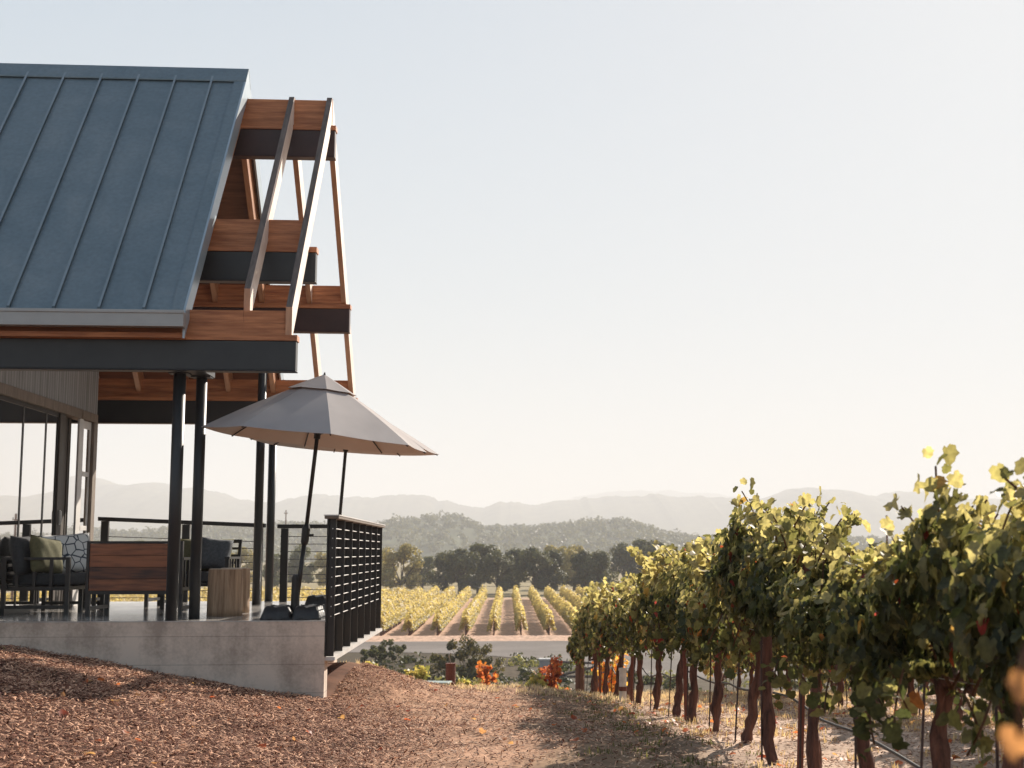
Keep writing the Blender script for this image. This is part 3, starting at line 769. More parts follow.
def bush(x, y, h, w, colA, colB, label, seed, n=46, per=80):
    rg = np.random.default_rng(seed); z = float(G(x, y)); root = empty('bush', (x, y, z)); st = MB(); cs = []; rs = []
    for i in range(n):
        a = rg.uniform(0, 6.28); rr = w / 2 * math.sqrt(rg.uniform(0, 1)); zz = h * rg.uniform(.12, 1) * (1 - .45 * (rr / (w / 2)) ** 2)
        cs.append((rr * math.cos(a), rr * math.sin(a), zz)); q = h * rg.uniform(.09, .17); rs.append((q, q, q))
        if i % 3 == 0: st.tube([(0, 0, -.1), (cs[-1][0] * .5, cs[-1][1] * .5, zz * .6), cs[-1]], [.03, .02, .01], 5)
    st.build('stem', M['tree_bark'], root)
    p, s, f, c = blob_leaves(rg, np.array(cs), np.array(rs), per, .13, np.array(colA), np.array(colB))
    p[:, 2] = np.maximum(p[:, 2], .02)
    link('foliage', np_mesh('foliage', *leaves(p, s, f, c, LEAF2_V, LEAF2_F)), M['leaf_tree'], root)
    return tag(root, label, 'bush')
bush(-2.2, 84., 2.3, 3.9, (.05, .05, .02), (.17, .14, .055), 'loose olive-green bush standing before the road', 91)
bush(-8.0, 97., 1.6, 3.0, (.05, .055, .02), (.12, .12, .045), 'rounded green bush near the patio railing by the road', 92, 30)
bush(-14.5, 92., 2.0, 3.6, (.04, .045, .02), (.12, .11, .045), 'dark bush seen through the patio railing', 93, 30)

# farm gate and its block pillar
def gate():
    y = 83.; x0 = 2.4; x1 = 5.6; z = VALLEY
    g = empty('farm_gate', (x0, y, z))
    MB().tube([(0, 0, 1.12), (x1 - x0, 0, .98)], .07, 8).build('top_rail', M['wood_grey'], g)
    MB().tube([(0, 0, .28), (x1 - x0, 0, .28)], .07, 8).build('bottom_rail', M['wood_grey'], g)
    MB().tube([(.6, 0, .35), (x1 - x0, 0, .95)], .07, 8).build('brace', M['wood_grey'], g)
    MB().tube([(x1 - x0, 0, -.2), (x1 - x0, 0, 1.15)], .07, 8).build('gate_post', M['wood_grey'], g)
    MB().tube([(.02, 0, -.2), (.02, 0, 1.15)], .05, 8).build('hinge_post', M['wood_grey'], g)
    tag(g, 'weathered gate with a diagonal brace beside the road spur', 'gate')
    p = empty('gate_pillar', (2.1, y, z))
    MB().box(-.28, .28, -.28, .28, -.3, 1.2).build('pillar_shaft', M['pillar'], p, bevel=.02)
    MB().box(-.33, .33, -.33, .33, 1.2, 1.3).build('capstone', M['pale'], p, bevel=.02)
    tag(p, 'square grey block pillar at the left end of the gate', 'pillar')
gate()

# utility poles and the power line across the valley
def util_pole(px, ptop, D, label):
    x = (px - 508) * D / 1450; z = VALLEY; h = (552 - ptop) * D / 1450 - z
    p = empty('utility_pole', (x, D, z))
    MB().tube([(0, 0, -.5), (0, 0, h)], [.17, .11], 8).build('pole', M['post_wood'], p)
    MB().box(-.35, .35, -.06, .06, h - .75, h - .65).build('crossarm', M['post_wood'], p)
    for dx in (-.3, .3): MB().tube([(dx, 0, h - .65), (dx, 0, h - .4)], .06, 6).build('insulator', M['pillar'], p)
    tag(p, label, 'utility pole', 'utility poles')
    return x, D, z + h
a = util_pole(290, 511, 300, 'tall thin utility pole seen behind the left patio railing')
b_ = util_pole(890, 515, 170, 'utility pole rising above the vines at the right')
def power(z0, x0, x1, y):
    w = MB(); n = 24
    w.tube([(x0 + (x1 - x0) * i / n, y, z0 + 1.6 * (2 * i / n - 1) ** 2) for i in range(n + 1)], .035, 4)
    return tag(w.build('power_line', M['hose'], None), 'thin dark power line low across the tree line' if z0 < -5.2 else 'upper thin power line across the tree line', 'power line', 'power lines across the valley')
power(-5.6, -50, 55, 240); power(-4.9, -50, 55, 240)

# ------------------------------------------------------------------ patio slab
X0, XR = -14.5, -1.83          # building runs off to the left
YF, YB = 14.96, 20.85
s = empty('patio_slab', (0, 0, 0))
MB().box(X0, XR, YF, YF + .25, -2.3, FLOOR - .012).box(X0, XR, YF + .25, YB, -.95, FLOOR - .012).box(X0, XR - .5, YF + .25, YB - .4, -2.6, -.95).build('slab_body', M['concrete'], s)
MB().box(X0, XR + .004, YF - .004, YB + .004, FLOOR - .012, FLOOR).build('floor_finish', M['floor'], s)
MB().box(XR, XR + .10, YF + .02, YB - .3, FLOOR - .40, FLOOR - .365).build('edge_ledge', M['pale'], s)
tag(s, 'raised concrete patio slab with a polished floor', 'patio slab', kind='structure')

# ------------------------------------------------------------------ the pavilion
pv = empty('patio_building', (-6, 17.8, FLOOR))
def P(b, name, mat, **kw):
    """part of the building given in world coordinates"""
    par = kw.pop('parent', pv); o = b.build(name, mat, None, **kw); o.parent = par
    o.matrix_parent_inverse = Matrix.Translation((6, -17.8, -FLOOR)); return o
def PP(b, name, mat, par, **kw):    # sub-part: its parent already sits in world coordinates
    o = b.build(name, mat, par, **kw); return o
YR = 17.6; SL = 1.1
def zr(y): return 5.56 - (SL if y < YR else .98) * abs(YR - y)          # top of the rafters
def zs(y): return 5.86 - (1.16 if y < YR else 1.0) * abs(YR - y)        # top of the metal roof
XS = -3.25                                           # rake edge
XE = -2.16                                          # end of the steel beams
def ibeam(y, z0, z1, x0, x1, w=.16):
    t = .016; m = MB(); h = w / 2; g = .008
    m.prism([(y - h, z0), (y + h, z0), (y + h, z0 + t), (y + g, z0 + t), (y + g, z1 - t), (y + h, z1 - t), (y + h, z1), (y - h, z1), (y - h, z1 - t), (y - g, z1 - t), (y - g, z0 + t), (y - h, z0 + t)], 'x', x0, x1)
    return m
def channel(y, z0, z1, x0, x1, w=.14):    # boxed beam: plain faces
    return MB().box(x0, x1, y - w / 2, y + w / 2, z0, z1).box(x0, x1 + .004, y - w / 2 - .012, y + w / 2 + .012, z0 - .012, z0)
beams = [(14.82, 1.825, 2.125, 2.185, 2.44, 'steel', XE), (15.98, 2.96, 3.28, 3.34, 3.65, 'steel', XE + .02), (YR, 4.81, 5.14, 5.20, 5.53, 'steel_rust', XE), (19.6, 2.95, 3.26, 3.32, 3.58, 'steel_rust', XE), (20.7, 1.80, 2.11, 2.17, 2.42, 'steel', XE)]
for y, z0, z1, l1, w1, mt, xe in beams:
    bo = P(channel(y, z0, z1, X0, xe), 'steel_beam', M[mt], bevel=.006)
    PP(MB().box(X0, xe + .01, y - .085, y + .085, z1 + .002, l1), 'ledger_board', M['wood'], bo)
    # blocking boards between the rafters
    bb = MB(); xr = [-2.24, -2.70] + [-3.33 - .62 * k for k in range(18)]
    for k in range(len(xr) - 1):
        a0, a1 = xr[k + 1] + .001, xr[k] - .001
        hh = (w1 - l1) / 2
        bb.box(a0, a1, y - .035, y + .035, l1 + .001, l1 + hh - .003); bb.box(a0, a1, y - .030, y + .030, l1 + hh, w1)
    PP(bb, 'blocking', M['wood'], bo)
# rafters: every one its own part
dn = Vector((0, -SL, -1)).normalized()
for i, x in enumerate([-2.24, -2.70] + [-3.33 - .62 * k for k in range(18)]):
    for sgn in (-1, 1):
        tail = (2.84 if i == 0 else 2.64) if sgn < 0 else 3.3
        dpt = .25; c = .04
        ya, yb = YR + sgn * .03, YR + sgn * tail
        # profile (y, z): top edge follows zr, the tail is cut plumb
        dz = dpt * 1.45
        pr = [(ya, zr(ya) + c), (yb, zr(yb) + c), (yb, zr(yb) + c - dz), (ya, zr(ya) + c - dz)]
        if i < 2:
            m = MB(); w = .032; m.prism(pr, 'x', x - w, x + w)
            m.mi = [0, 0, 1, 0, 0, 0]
            m.mi = [0] * len(m.f); m.mi[2] = 1 if sgn < 0 else 0; m.mi[1] = 2  # right-hand cap takes the pale wood that paints sunlight on it
            o = P(m, 'rafter', [M['wood_y'], M['wood_grey'], M['wood_sunlit']])
        else:
            o = P(MB().prism(pr, 'x', x - .032, x + .032), 'rafter', M['wood_y'])
# ceiling boards and metal roof on both slopes
for sgn in (-1, 1):
    e = 14.60 if sgn < 0 else 21.0
    ye, yr_ = e, YR
    c0, c1 = .055, .10
    P(MB().prism([(yr_, zr(yr_) + c0), (ye, zr(ye) + c0), (ye, zr(ye) + c1), (yr_, zr(yr_) + c1)], 'x', X0, XS - .03), 'ceiling_boards', M['wood_dark'])
    rf = P(MB().prism([(yr_, zr(yr_) + c1 + .003), (ye, zr(ye) + c1 + .003), (ye, zs(ye)), (yr_, zs(yr_))], 'x', X0, XS - .012), 'roof_panel', M['roof'])
    sm_ = MB(); xx = XS - .40
    while xx > X0:
        up = .05
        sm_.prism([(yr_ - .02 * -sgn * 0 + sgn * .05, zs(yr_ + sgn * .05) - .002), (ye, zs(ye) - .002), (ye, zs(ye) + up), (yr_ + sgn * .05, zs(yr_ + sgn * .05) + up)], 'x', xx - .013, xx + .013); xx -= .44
    sm_.mi = [1 if q % 6 == 4 else 0 for q in range(len(sm_.f))]  # seam sides darker, tops lighter: shade and sky light put into the colour
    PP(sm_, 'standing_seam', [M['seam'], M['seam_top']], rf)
    # rake flashing
    rk = MB()
    rk.prism([(yr_, zs(yr_) + .03), (ye - .0, zs(ye) + .03), (ye, zs(ye) - .26), (yr_, zs(yr_) - .30)], 'x', XS - .010, XS + .012)
    P(rk, 'rake_flashing', M['flash']); rk = MB()
    rk.prism([(yr_, zs(yr_) + .012), (ye, zs(ye) + .012), (ye, zs(ye) + .032), (yr_, zs(yr_) + .032)], 'x', XS - .13, XS - .0105)
    P(rk, 'rake_cover', M['roof'])
    # gutter
    gy0, gy1 = (ye - .12, ye) if sgn < 0 else (ye, ye + .12)
    gz = zs(ye)
    P(MB().box(X0, XS + .02, gy0, gy1, gz - .16, gz - .012).box(X0, XS + .022, gy0 - .012, gy0 + .012, gz - .028, gz + .006), 'gutter', M['gutter'], bevel=.004)
P(MB().prism([(YR - .16, zs(YR - .16) + .045), (YR, zs(YR) + .06), (YR + .16, zs(YR - .16) + .045), (YR + .16, zs(YR - .16) + .028), (YR, zs(YR) + .04), (YR - .16, zs(YR - .16) + .028)], 'x', X0, XS + .014), 'ridge_cap', M['roof'])
P(MB().box(X0, XS + .0, 14.63, 14.73, 2.13, 2.18), 'soffit_board', M['wood'])
# posts
for (x, y, r) in ((-3.37, 15.04, .062), (-3.21, 15.34, .056), (-3.27, 19.4, .056), (-3.32, 20.7, .056)):
    top = {15.04: 1.81, 20.7: 1.785, 15.34: 1.81}.get(y, 2.93)
    z0 = FLOOR
    po = P(MB().tube([(x, y, z0), (x, y, top)], r, 20), 'post', M['steel'], smooth=False)
    for pl in po.data.polygons: pl.use_smooth = len(pl.vertices) == 4
    PP(MB().box(x - .10, x + .10, y - .08, y + .08, top, top + .012), 'cap_plate', M['steel'], po)
P(MB().box(-3.36, -3.10, 14.91, 15.46, 1.825, 1.95), 'cross_beam', M['steel'])
# wall with doors, X = -5.6 (its face), running away from the camera
XW = -5.5; ZH = 1.82; ZB = 1.70
w = MB()
w.box(XW - .16, XW, 15.0, 19.78, ZH + .001, 2.40)
tri = [(15.0, 2.401), (19.9, 2.401)]
w.prism([(15.0, 2.401), (19.78, 2.401), (19.78, 3.38), (17.6, 5.5), (15.9, 3.62), (15.0, 2.6)], 'x', XW - .16, XW)
w.box(X0, XW - .161, 15.0, 15.16, FLOOR, 2.4)
w.box(X0, XW - .161, 19.62, 19.78, FLOOR, .2).box(X0, -12, 19.62, 19.78, .2, 2.4)
w.box(X0, X0 + .15, 15.161, 19.619, FLOOR, 2.4)
wall = P(w, 'wall', M['siding'])
P(MB().box(XW - .15, XW + .03, 15.0, 19.01, ZB, ZH).box(XW - .15, XW + .02, 19.08, 19.76, ZB + .01, ZH), 'door_header', M['jamb'], bevel=.004)
# sliding glass panels
ed = [15.05, 16.05, 16.92, 17.74, 18.2]
for k in range(4):
    a0, a1 = ed[k], ed[k + 1]
    t = .022
    d = P(MB().box(XW - .05, XW - .02, a0, a0 + t, FLOOR, ZB).box(XW - .05, XW - .02, a1 - t, a1, FLOOR, ZB).box(XW - .05, XW - .02, a0 + t, a1 - t, FLOOR, FLOOR + .08).box(XW - .05, XW - .02, a0 + t, a1 - t, ZB - .05, ZB), 'door_frame', M['frame'])
    PP(MB().box(XW - .034, XW - .026, a0 + t, a1 - t, FLOOR + .08, ZB - .05), 'pane', M['glass'], d)
P(MB().box(XW - .09, XW - .00, 18.21, 18.40, FLOOR, ZB - .001), 'door_jamb', M['door_wood'], bevel=.004)
st_ = MB()
for k in range(5): st_.box(XW - .45, XW - .09 - .01 * (k % 2), 18.42 + k * .11, 18.524 + k * .11, FLOOR, ZB - .001)
dk = P(st_, 'folded_door', M['door_wood'])
PP(MB().tube([(XW + .025, 18.3, .34), (XW + .025, 18.3, .50)], .009, 6).box(XW + .001, XW + .015, 18.285, 18.315, .33, .51), 'handle', M['cable'], dk)
P(MB().box(XW - .03, XW - .003, 19.02, 19.20, FLOOR, ZH + .002), 'door_post', M['pale'], bevel=.004)
d = P(MB().box(XW - .04, XW - .02, 19.21, 19.27, FLOOR, ZB).box(XW - .04, XW - .02, 19.56, 19.60, FLOOR, ZB).box(XW - .04, XW - .02, 19.27, 19.56, ZB - .1, ZB)
      .box(XW - .038, XW - .016, 19.27, 19.56, .98, 1.04).box(XW - .038, XW - .016, 19.27, 19.56, .28, .34).box(XW - .04, XW - .02, 19.27, 19.56, FLOOR, FLOOR + .4), 'side_door', M['pale'])
PP(MB().box(XW - .034, XW - .028, 19.27, 19.56, FLOOR + .4, ZB - .1), 'pane', M['glass'], d)
P(MB().box(XW - .12, XW + .02, 19.61, 19.77, FLOOR, ZB + .008), 'corner_trim', M['jamb'], bevel=.004)
# plain floor-level things that the glass shows dimly behind it
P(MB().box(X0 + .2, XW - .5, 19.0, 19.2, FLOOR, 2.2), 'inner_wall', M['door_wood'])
tag(pv, 'open-gabled patio building with blue-grey metal roof and exposed timber rafters', 'building')

# ------------------------------------------------------------------ railings
def side_rail():
    root = empty('cable_railing', (XR, YF, FLOOR))
    ys_ = [.05 + k * (5.45 / 7) for k in range(8)]
    for y in ys_:
        po = MB().box(.010, .084, y - .008, y + .008, -.36, 1.02).box(-.004, .010, y - .05, y + .05, -.36, 1.02).build('post', M['frame'], root)
    MB().box(-.03, .115, -.02, 5.56, 1.02, 1.05).build('top_rail', M['jamb'], root, bevel=.006)
    MB().box(-.036, .121, -.026, 5.565, 1.051, 1.062).build('rail_cap', M['pale'], root)
    for k in range(10):
        z = .04 + k * .098
        MB().tube([(.05, .03, z), (.05, 5.52, z)], .006, 6).build('cable', M['cable'], root)
    tag(root, 'black post railing with steel cables along the right patio edge', 'railing')
side_rail()
def rear_rail(xa, xb, ztA, ztB, label, postxs):
    root = empty('cable_railing', (xa, YB - .28, FLOOR))
    L = xb - xa; dz = ztB - ztA
    def zt(x): return ztA + dz * x / L
    for x in postxs: MB().box(x - .05, x + .05, -.03, .03, 0, zt(x)).build('post', M['frame'], root)
    MB().bar((-.04, 0, zt(0) + .03), (L + .03, 0, zt(L) + .03), .11, .055).build('top_rail', M['frame'], root, bevel=.006)
    for k in range(9):
        z = .06 + k * .105
        MB().tube([(0, 0, z), (L, 0, z + (dz * z / 1.07))], .005, 6).build('cable', M['hose'], root)
    tag(root, label, 'railing')
rear_rail(-5.6, -3.40, 1.11, 1.02, 'rear cable railing left of the posts, behind the seats', [.05, 1.15, 2.15])
rear_rail(-3.16, -1.84, 1.01, 1.01, 'short rear cable railing right of the posts, behind the umbrella stands', [.06])

# ------------------------------------------------------------------ umbrellas
def umbrella(x, y, apex, jz, R_, drop, spin, label):
    root = empty('patio_umbrella', (x, y, FLOOR))
    A = Vector((apex[0] - x, apex[1] - y, apex[2] - FLOOR)); J = Vector((A.x * .36, 0, jz))
    MB().tube([(0, 0, .04), tuple(J)], .024, 12).build('lower_pole', M['frame'], root, smooth=True)
    MB().tube([tuple(J), tuple(A - (A - J).normalized() * .03)], .021, 12).build('upper_pole', M['frame'], root, smooth=True)
    jt = MB(); d = (A - J).normalized()
    jt.tube([tuple(J - d * .10), tuple(J - d * .07), tuple(J + d * .07), tuple(J + d * .11)], [.028, .04, .044, .028], 12)
    jt.tube([tuple(J + Vector((.03, 0, .0))), tuple(J + Vector((.085, 0, .0)))], .012, 8)
    jt.build('tilt_joint', M['frame'], root)
    MB().tube([(0, 0, .05), (0, 0, .16), (0, 0, .42), (0, 0, .45)], [.05, .045, .04, .03], 12).build('base_sleeve', M['frame'], root)
    # weighted base: four soft bags round the sleeve
    bg = MB()
    for qx, qy in ((-1, -1), (1, -1), (-1, 1), (1, 1)):
        nn = 9; vs = []; fs = []
        for i in range(nn):
            for j in range(nn):
                u = i / (nn - 1) * 2 - 1; v = j / (nn - 1) * 2 - 1
                px = qx * .155 + u * .154; py = qy * .155 + v * .154
                hz = .015 + .115 * (max(0, 1 - abs(u) ** 10) * max(0, 1 - abs(v) ** 10)) ** .25 + .012 * math.sin(7 * u + 3 * v)
                vs.append((px, py, hz))
        k = len(vs); vs += [(a, b, .0) for a, b, _ in vs[:k]]
        for i in range(nn - 1):
            for j in range(nn - 1):
                p = i * nn + j; fs.append((p, p + nn, p + nn + 1, p + 1)); fs.append((k + p, k + p + 1, k + p + nn + 1, k + p + nn))
        rim = [j for j in range(nn)] + [i * nn + nn - 1 for i in range(1, nn)] + [(nn - 1) * nn + j for j in range(nn - 2, -1, -1)] + [i * nn for i in range(nn - 2, 0, -1)]
        for a, b in zip(rim, rim[1:] + rim[:1]): fs.append((a, b, b + k, a + k))
        bg.raw(vs, fs)
    b = bg.build('weight_bag', M['bag'], root, smooth=True)
    # canopy, built about its apex and leaned with the pole
    hub = empty('canopy_frame_tmp'); ang = math.atan2(d.x, d.z)
    Rm = Matrix.Translation(A) @ Matrix.Rotation(ang, 4, 'Y')
    bpy.data.objects.remove(hub)
    def surf(ra, rb, za, nr, off=0., scallop=True):
        vs = []; fs = []; per = 8; nt_ = 8 * per
        for i in range(nr + 1):
            u = i / nr; r = ra + (rb - ra) * u
            for j in range(nt_):
                g = j / per; f = g - math.floor(g); th = spin + 2 * math.pi * j / nt_
                fa = spin + 2 * math.pi * math.floor(g) / 8; fb = fa + math.pi / 4
                p = Vector((math.cos(fa), math.sin(fa), 0)) * (1 - f) + Vector((math.cos(fb), math.sin(fb), 0)) * f
                t = r / R_
                z = za - drop * (t * .86 + .14 * t * t)
                bow = math.sin(math.pi * f)
                p = p * r * (1 - .012 * bow * t)
                vs.append(Rm @ Vector((p.x, p.y, z - .008 * bow * t + off)))
        for i in range(nr):
            for j in range(nt_): a = i * nt_ + j; b2 = i * nt_ + (j + 1) % nt_; fs.append((a, a + nt_, b2 + nt_, b2))
        return vs, fs
    c = MB(); c.raw(*surf(.14, R_, 0, 10)); ca = c.build('canopy', M['canopy'], root, smooth=False)
    so = ca.modifiers.new('cloth', 'SOLIDIFY'); so.thickness = .003
    v = MB(); v.raw(*surf(.012, .36, .028, 4)); vt = v.build('vent_cap', M['canopy'], ca); so = vt.modifiers.new('cloth', 'SOLIDIFY'); so.thickness = .003
    MB().tube([tuple(Rm @ Vector((0, 0, .0))), tuple(Rm @ Vector((0, 0, .03))), tuple(Rm @ Vector((0, 0, .05)))], [.014, .012, .005], 10).build('finial', M['frame'], root)
    for k in range(8):
        th = spin + k * math.pi / 4
        e = Vector((math.cos(th) * R_ * .985, math.sin(th) * R_ * .985, -drop - .012)); m_ = e * .52
        m_.z = -drop * .5 - .012
        rb = MB().tube([tuple(Rm @ Vector((0, 0, -.02))), tuple(Rm @ m_), tuple(Rm @ e)], .008, 6).build('rib', M['frame'], root)
        MB().tube([tuple(Rm @ Vector((0, 0, -.62))), tuple(Rm @ m_)], .006, 6).build('strut', M['frame'], rb)
    MB().tube([tuple(Rm @ Vector((0, 0, -.58))), tuple(Rm @ Vector((0, 0, -.66)))], .035, 10).build('runner', M['frame'], root)
    return tag(root, label, 'umbrella', 'patio umbrellas')
umbrella(-2.20, 15.42, (-1.955, 15.42, 1.84), .86, 1.18, .67, R(14), 'nearer taupe patio umbrella leaning right, on black weight bags')
umbrella(-2.24, 18.9, (-2.06, 18.9, 1.95), .86, 1.22, .60, R(14), 'further patio umbrella, mostly hidden behind the nearer one')

# ------------------------------------------------------------------ furniture
def pillow(name, w, h, t, mat, parent, loc, rot, label=None):
    n = 15; vs = []; fs = []
    for sgn in (1, -1):
        for i in range(n):
            for j in range(n):
                u = i / (n - 1) * 2 - 1; v = j / (n - 1) * 2 - 1
                e = max(0, (1 - u ** 4) * (1 - v ** 4)) ** .5
                pin = 1 - .06 * (1 - abs(u * v)) 
                vs.append((u * w / 2 * pin, sgn * (t / 2 * e) + .004 * math.sin(9 * u + 5 * v), v * h / 2 * pin))
    k = n * n
    for i in range(n - 1):
        for j in range(n - 1):
            p = i * n + j; fs.append((p, p + 1, p + n + 1, p + n)); fs.append((k + p, k + p + n, k + p + n + 1, k + p + 1))
    m = MB(); m.raw(vs, fs); o = m.build(name, M[mat], parent, smooth=True)
    import bmesh
    bm = bmesh.new(); bm.from_mesh(o.data); bmesh.ops.remove_doubles(bm, verts=bm.verts, dist=.0006); bm.to_mesh(o.data); bm.free()
    o.location = loc; o.rotation_euler = rot
    if label: o['label'] = label
    return o
def seat_cushion(w, d, t, mat, parent, loc):
    m = MB().box(-w / 2, w / 2, -d / 2, d / 2, -t / 2, t / 2); o = m.build('seat_cushion', M[mat], parent, smooth=True, bevel=.035); o.modifiers['bevel'].segments = 4; o.location = loc; return o
FR = .045
def bench(name, loc, rz, W, Dp, back, label, cat, planks=False, arm=.60):
    """local: the sitter faces -Y, width along X, back at +Y"""
    root = empty(name, loc, rz); h = W / 2; f = FR
    for sx in (-1, 1):
        x = sx * (h - f / 2)
        for y in (-Dp / 2 + f / 2, Dp / 2 - f / 2):
            MB().bar((x, y, 0), (x, y, arm), f, f, (0, 1, 0)).build('leg', M['frame'], root)
        MB().bar((x, -Dp / 2, arm + .014), (x, Dp / 2 + .0, arm + .014), f + .012, .028).build('armrest', M['frame'], root)
        MB().bar((x, -Dp / 2 + f, .09), (x, Dp / 2 - f, .09), f * .8, f * .8).build('stretcher', M['frame'], root)
        sl = MB()
        for k in (-.16, .02, .2): sl.bar((x, k, .31), (x, k, arm), .02, .035, (0, 1, 0))
        sl.build('side_bars', M['frame'], root)
    MB().box(-h + f, h - f, -Dp / 2 + .02, Dp / 2 - .02, .27, .31).build('seat_frame', M['frame'], root)
    # raked back
    b0 = Vector((0, Dp / 2 - .05, .28)); b1 = Vector((0, Dp / 2 + (.0 if planks else .10), back))
    if planks:
        m = MB(); m.box(-h, -h + .03, Dp / 2 - .02, Dp / 2 + .03, .24, back).box(h - .03, h, Dp / 2 - .02, Dp / 2 + .03, .24, back).box(-h + .03, h - .03, Dp / 2 - .02, Dp / 2 + .03, back - .025, back).box(-h + .03, h - .03, Dp / 2 - .02, Dp / 2 + .03, .24, .275)
        m.build('back_frame', M['frame'], root)
        m = MB(); n = 4; hh = (back - .025 - .275) / n
        for k in range(n): m.box(-h + .031, h - .031, Dp / 2, Dp / 2 + .022, .2775 + hh * k, .2735 + hh * (k + 1))
        m.build('back_planks', M['planks'], root, bevel=.003)
        MB().box(-h + .031, h - .031, Dp / 2 - .008, Dp / 2 - .001, .277, back - .027).build('back_panel', M['frame'], root)
    else:
        m = MB()
        for x in (-h + .02, h - .02): m.bar(b0 + Vector((x, 0, 0)), b1 + Vector((x, 0, 0)), .035, .04, (0, 1, 0))
        m.bar(b1 + Vector((-h, 0, 0)), b1 + Vector((h, 0, 0)), .04, .045)
        for k in range(1, 6): m.bar(b0.lerp(b1, k / 6) + Vector((-h + .03, 0, 0)), b0.lerp(b1, k / 6) + Vector((h - .03, 0, 0)), .012, .03)
        m.build('back_frame', M['frame'], root)
    return tag(root, label, cat)
# plank-backed armchair with its back to the camera
c1 = bench('armchair', (-3.95, 16.24, FLOOR), math.pi, 1.0, .78, .80, 'wide black-framed armchair with a brown plank back, turned away from camera', 'armchair', planks=True)
seat_cushion(.90, .62, .12, 'grey_fabric', c1, (0, -.04, .38))
# sofa along the doors, seen from its end, facing right
c2 = bench('outdoor_sofa', (-5.12, 17.03, FLOOR), R(90), 1.45, .72, .80, 'black-framed outdoor sofa beside the glass doors with grey cushions', 'sofa')
seat_cushion(1.32, .60, .13, 'grey_fabric', c2, (0, -.03, .385))
def throw(mat, loc, rot, w, h, t, label):
    m = empty('tmp'); bpy.data.objects.remove(m)
    o = pillow('throw_pillow', w, h, t, mat, None, loc, rot); tag(o, label, 'pillow', 'pillows on the patio seats'); return o
# the sofa faces +X; along it from near (small Y) to far
for k, (yy, mt) in enumerate(((16.50, 'grey_fabric'), (17.25, 'grey_fabric'))):
    pillow('back_cushion', .62, .44, .15, mt, c2, (yy - 17.03, .20, .645), (R(-12), 0, 0))
throw('olive_fabric', (-5.08, 16.52, FLOOR + .645), (R(-14), R(8), R(62)), .44, .42, .17, 'olive green pillow propped on the sofa by the doors')
throw('pattern', (-4.99, 16.95, FLOOR + .665), (R(-18), R(-4), R(38)), .60, .47, .15, 'white pillow with black geometric lines on the sofa by the doors')
# armchair facing the camera behind the log tables
c3 = bench('armchair', (-3.77, 18.35, FLOOR), 0, .80, .74, .82, 'black-framed armchair with olive back cushion, facing camera behind the log tables', 'armchair')
seat_cushion(.68, .60, .13, 'grey_fabric', c3, (0, -.03, .38))
pillow('back_cushion', .66, .42, .14, 'olive_fabric', c3, (0, .24, .64), (R(-10), 0, 0))
throw('slate_fabric', (-3.62, 18.38, FLOOR + .66), (R(-16), R(6), R(4)), .40, .40, .17, 'square slate grey pillow on the armchair facing the camera')
# low coffee table between the seats
tb = empty('coffee_table', (-4.35, 17.35, FLOOR))
MB().box(-.55, .55, -.32, .32, .33, .37).build('tabletop', M['wood_dark'], tb, bevel=.005)
for sx in (-1, 1):
    for sy in (-1, 1): MB().box(sx * .5 - .022, sx * .5 + .022, sy * .27 - .022, sy * .27 + .022, 0, .33).build('leg', M['frame'], tb)
tag(tb, 'low dark coffee table between the patio seats', 'coffee table')
# another chair further back, only its legs show under the plank back
c4 = bench('armchair', (-4.85, 18.9, FLOOR), 0, .80, .72, .78, 'black-framed armchair far behind the plank-backed one, mostly hidden', 'armchair')
seat_cushion(.68, .58, .13, 'grey_fabric', c4, (0, -.03, .38))
# log side tables
def stump(x, y, r, h, label, seed):
    random.seed(seed); n = 40; vs = []; fs = []; rows = 7
    ph = [random.uniform(0, 6) for _ in range(4)]
    for i in range(rows):
        u = i / (rows - 1); z = h * u
        for j in range(n):
            t = 2 * math.pi * j / n; rr = r * (1 + .025 * math.sin(2 * t + ph[0]) + .018 * math.sin(5 * t + ph[1]) + .010 * math.sin(11 * t + ph[2] + u)) * (1.03 - .03 * u)
            if i == rows - 1: rr *= .975
            vs.append((rr * math.cos(t), rr * math.sin(t), z if i < rows - 1 else h))
    for i in range(rows - 1):
        for j in range(n): fs.append((i * n + j, i * n + (j + 1) % n, (i + 1) * n + (j + 1) % n, (i + 1) * n + j))
    root = empty('log_side_table', (x, y, FLOOR), seed)
    m = MB(); m.raw(vs, fs + [tuple(range(n - 1, -1, -1))]); o = m.build('log', M['stump'], root, smooth=True)
    top = MB(); top.raw([(a * .995, b * .995, h - .001) for a, b, c in vs[-n:]] + [(a * .95, b * .95, h + .006) for a, b, c in vs[-n:]], [(j, (j + 1) % n, n + (j + 1) % n, n + j) for j in range(n)] + [tuple(range(n, 2 * n))])
    top.build('cut_top', M['stump_top'], root)
    return tag(root, label, 'side table', 'log side tables')
stump(-3.05, 16.1, .178, .50, 'nearer bare log side table beside the front posts', 3)
stump(-3.10, 16.95, .17, .50, 'log side table half hidden behind the nearer one', 8)

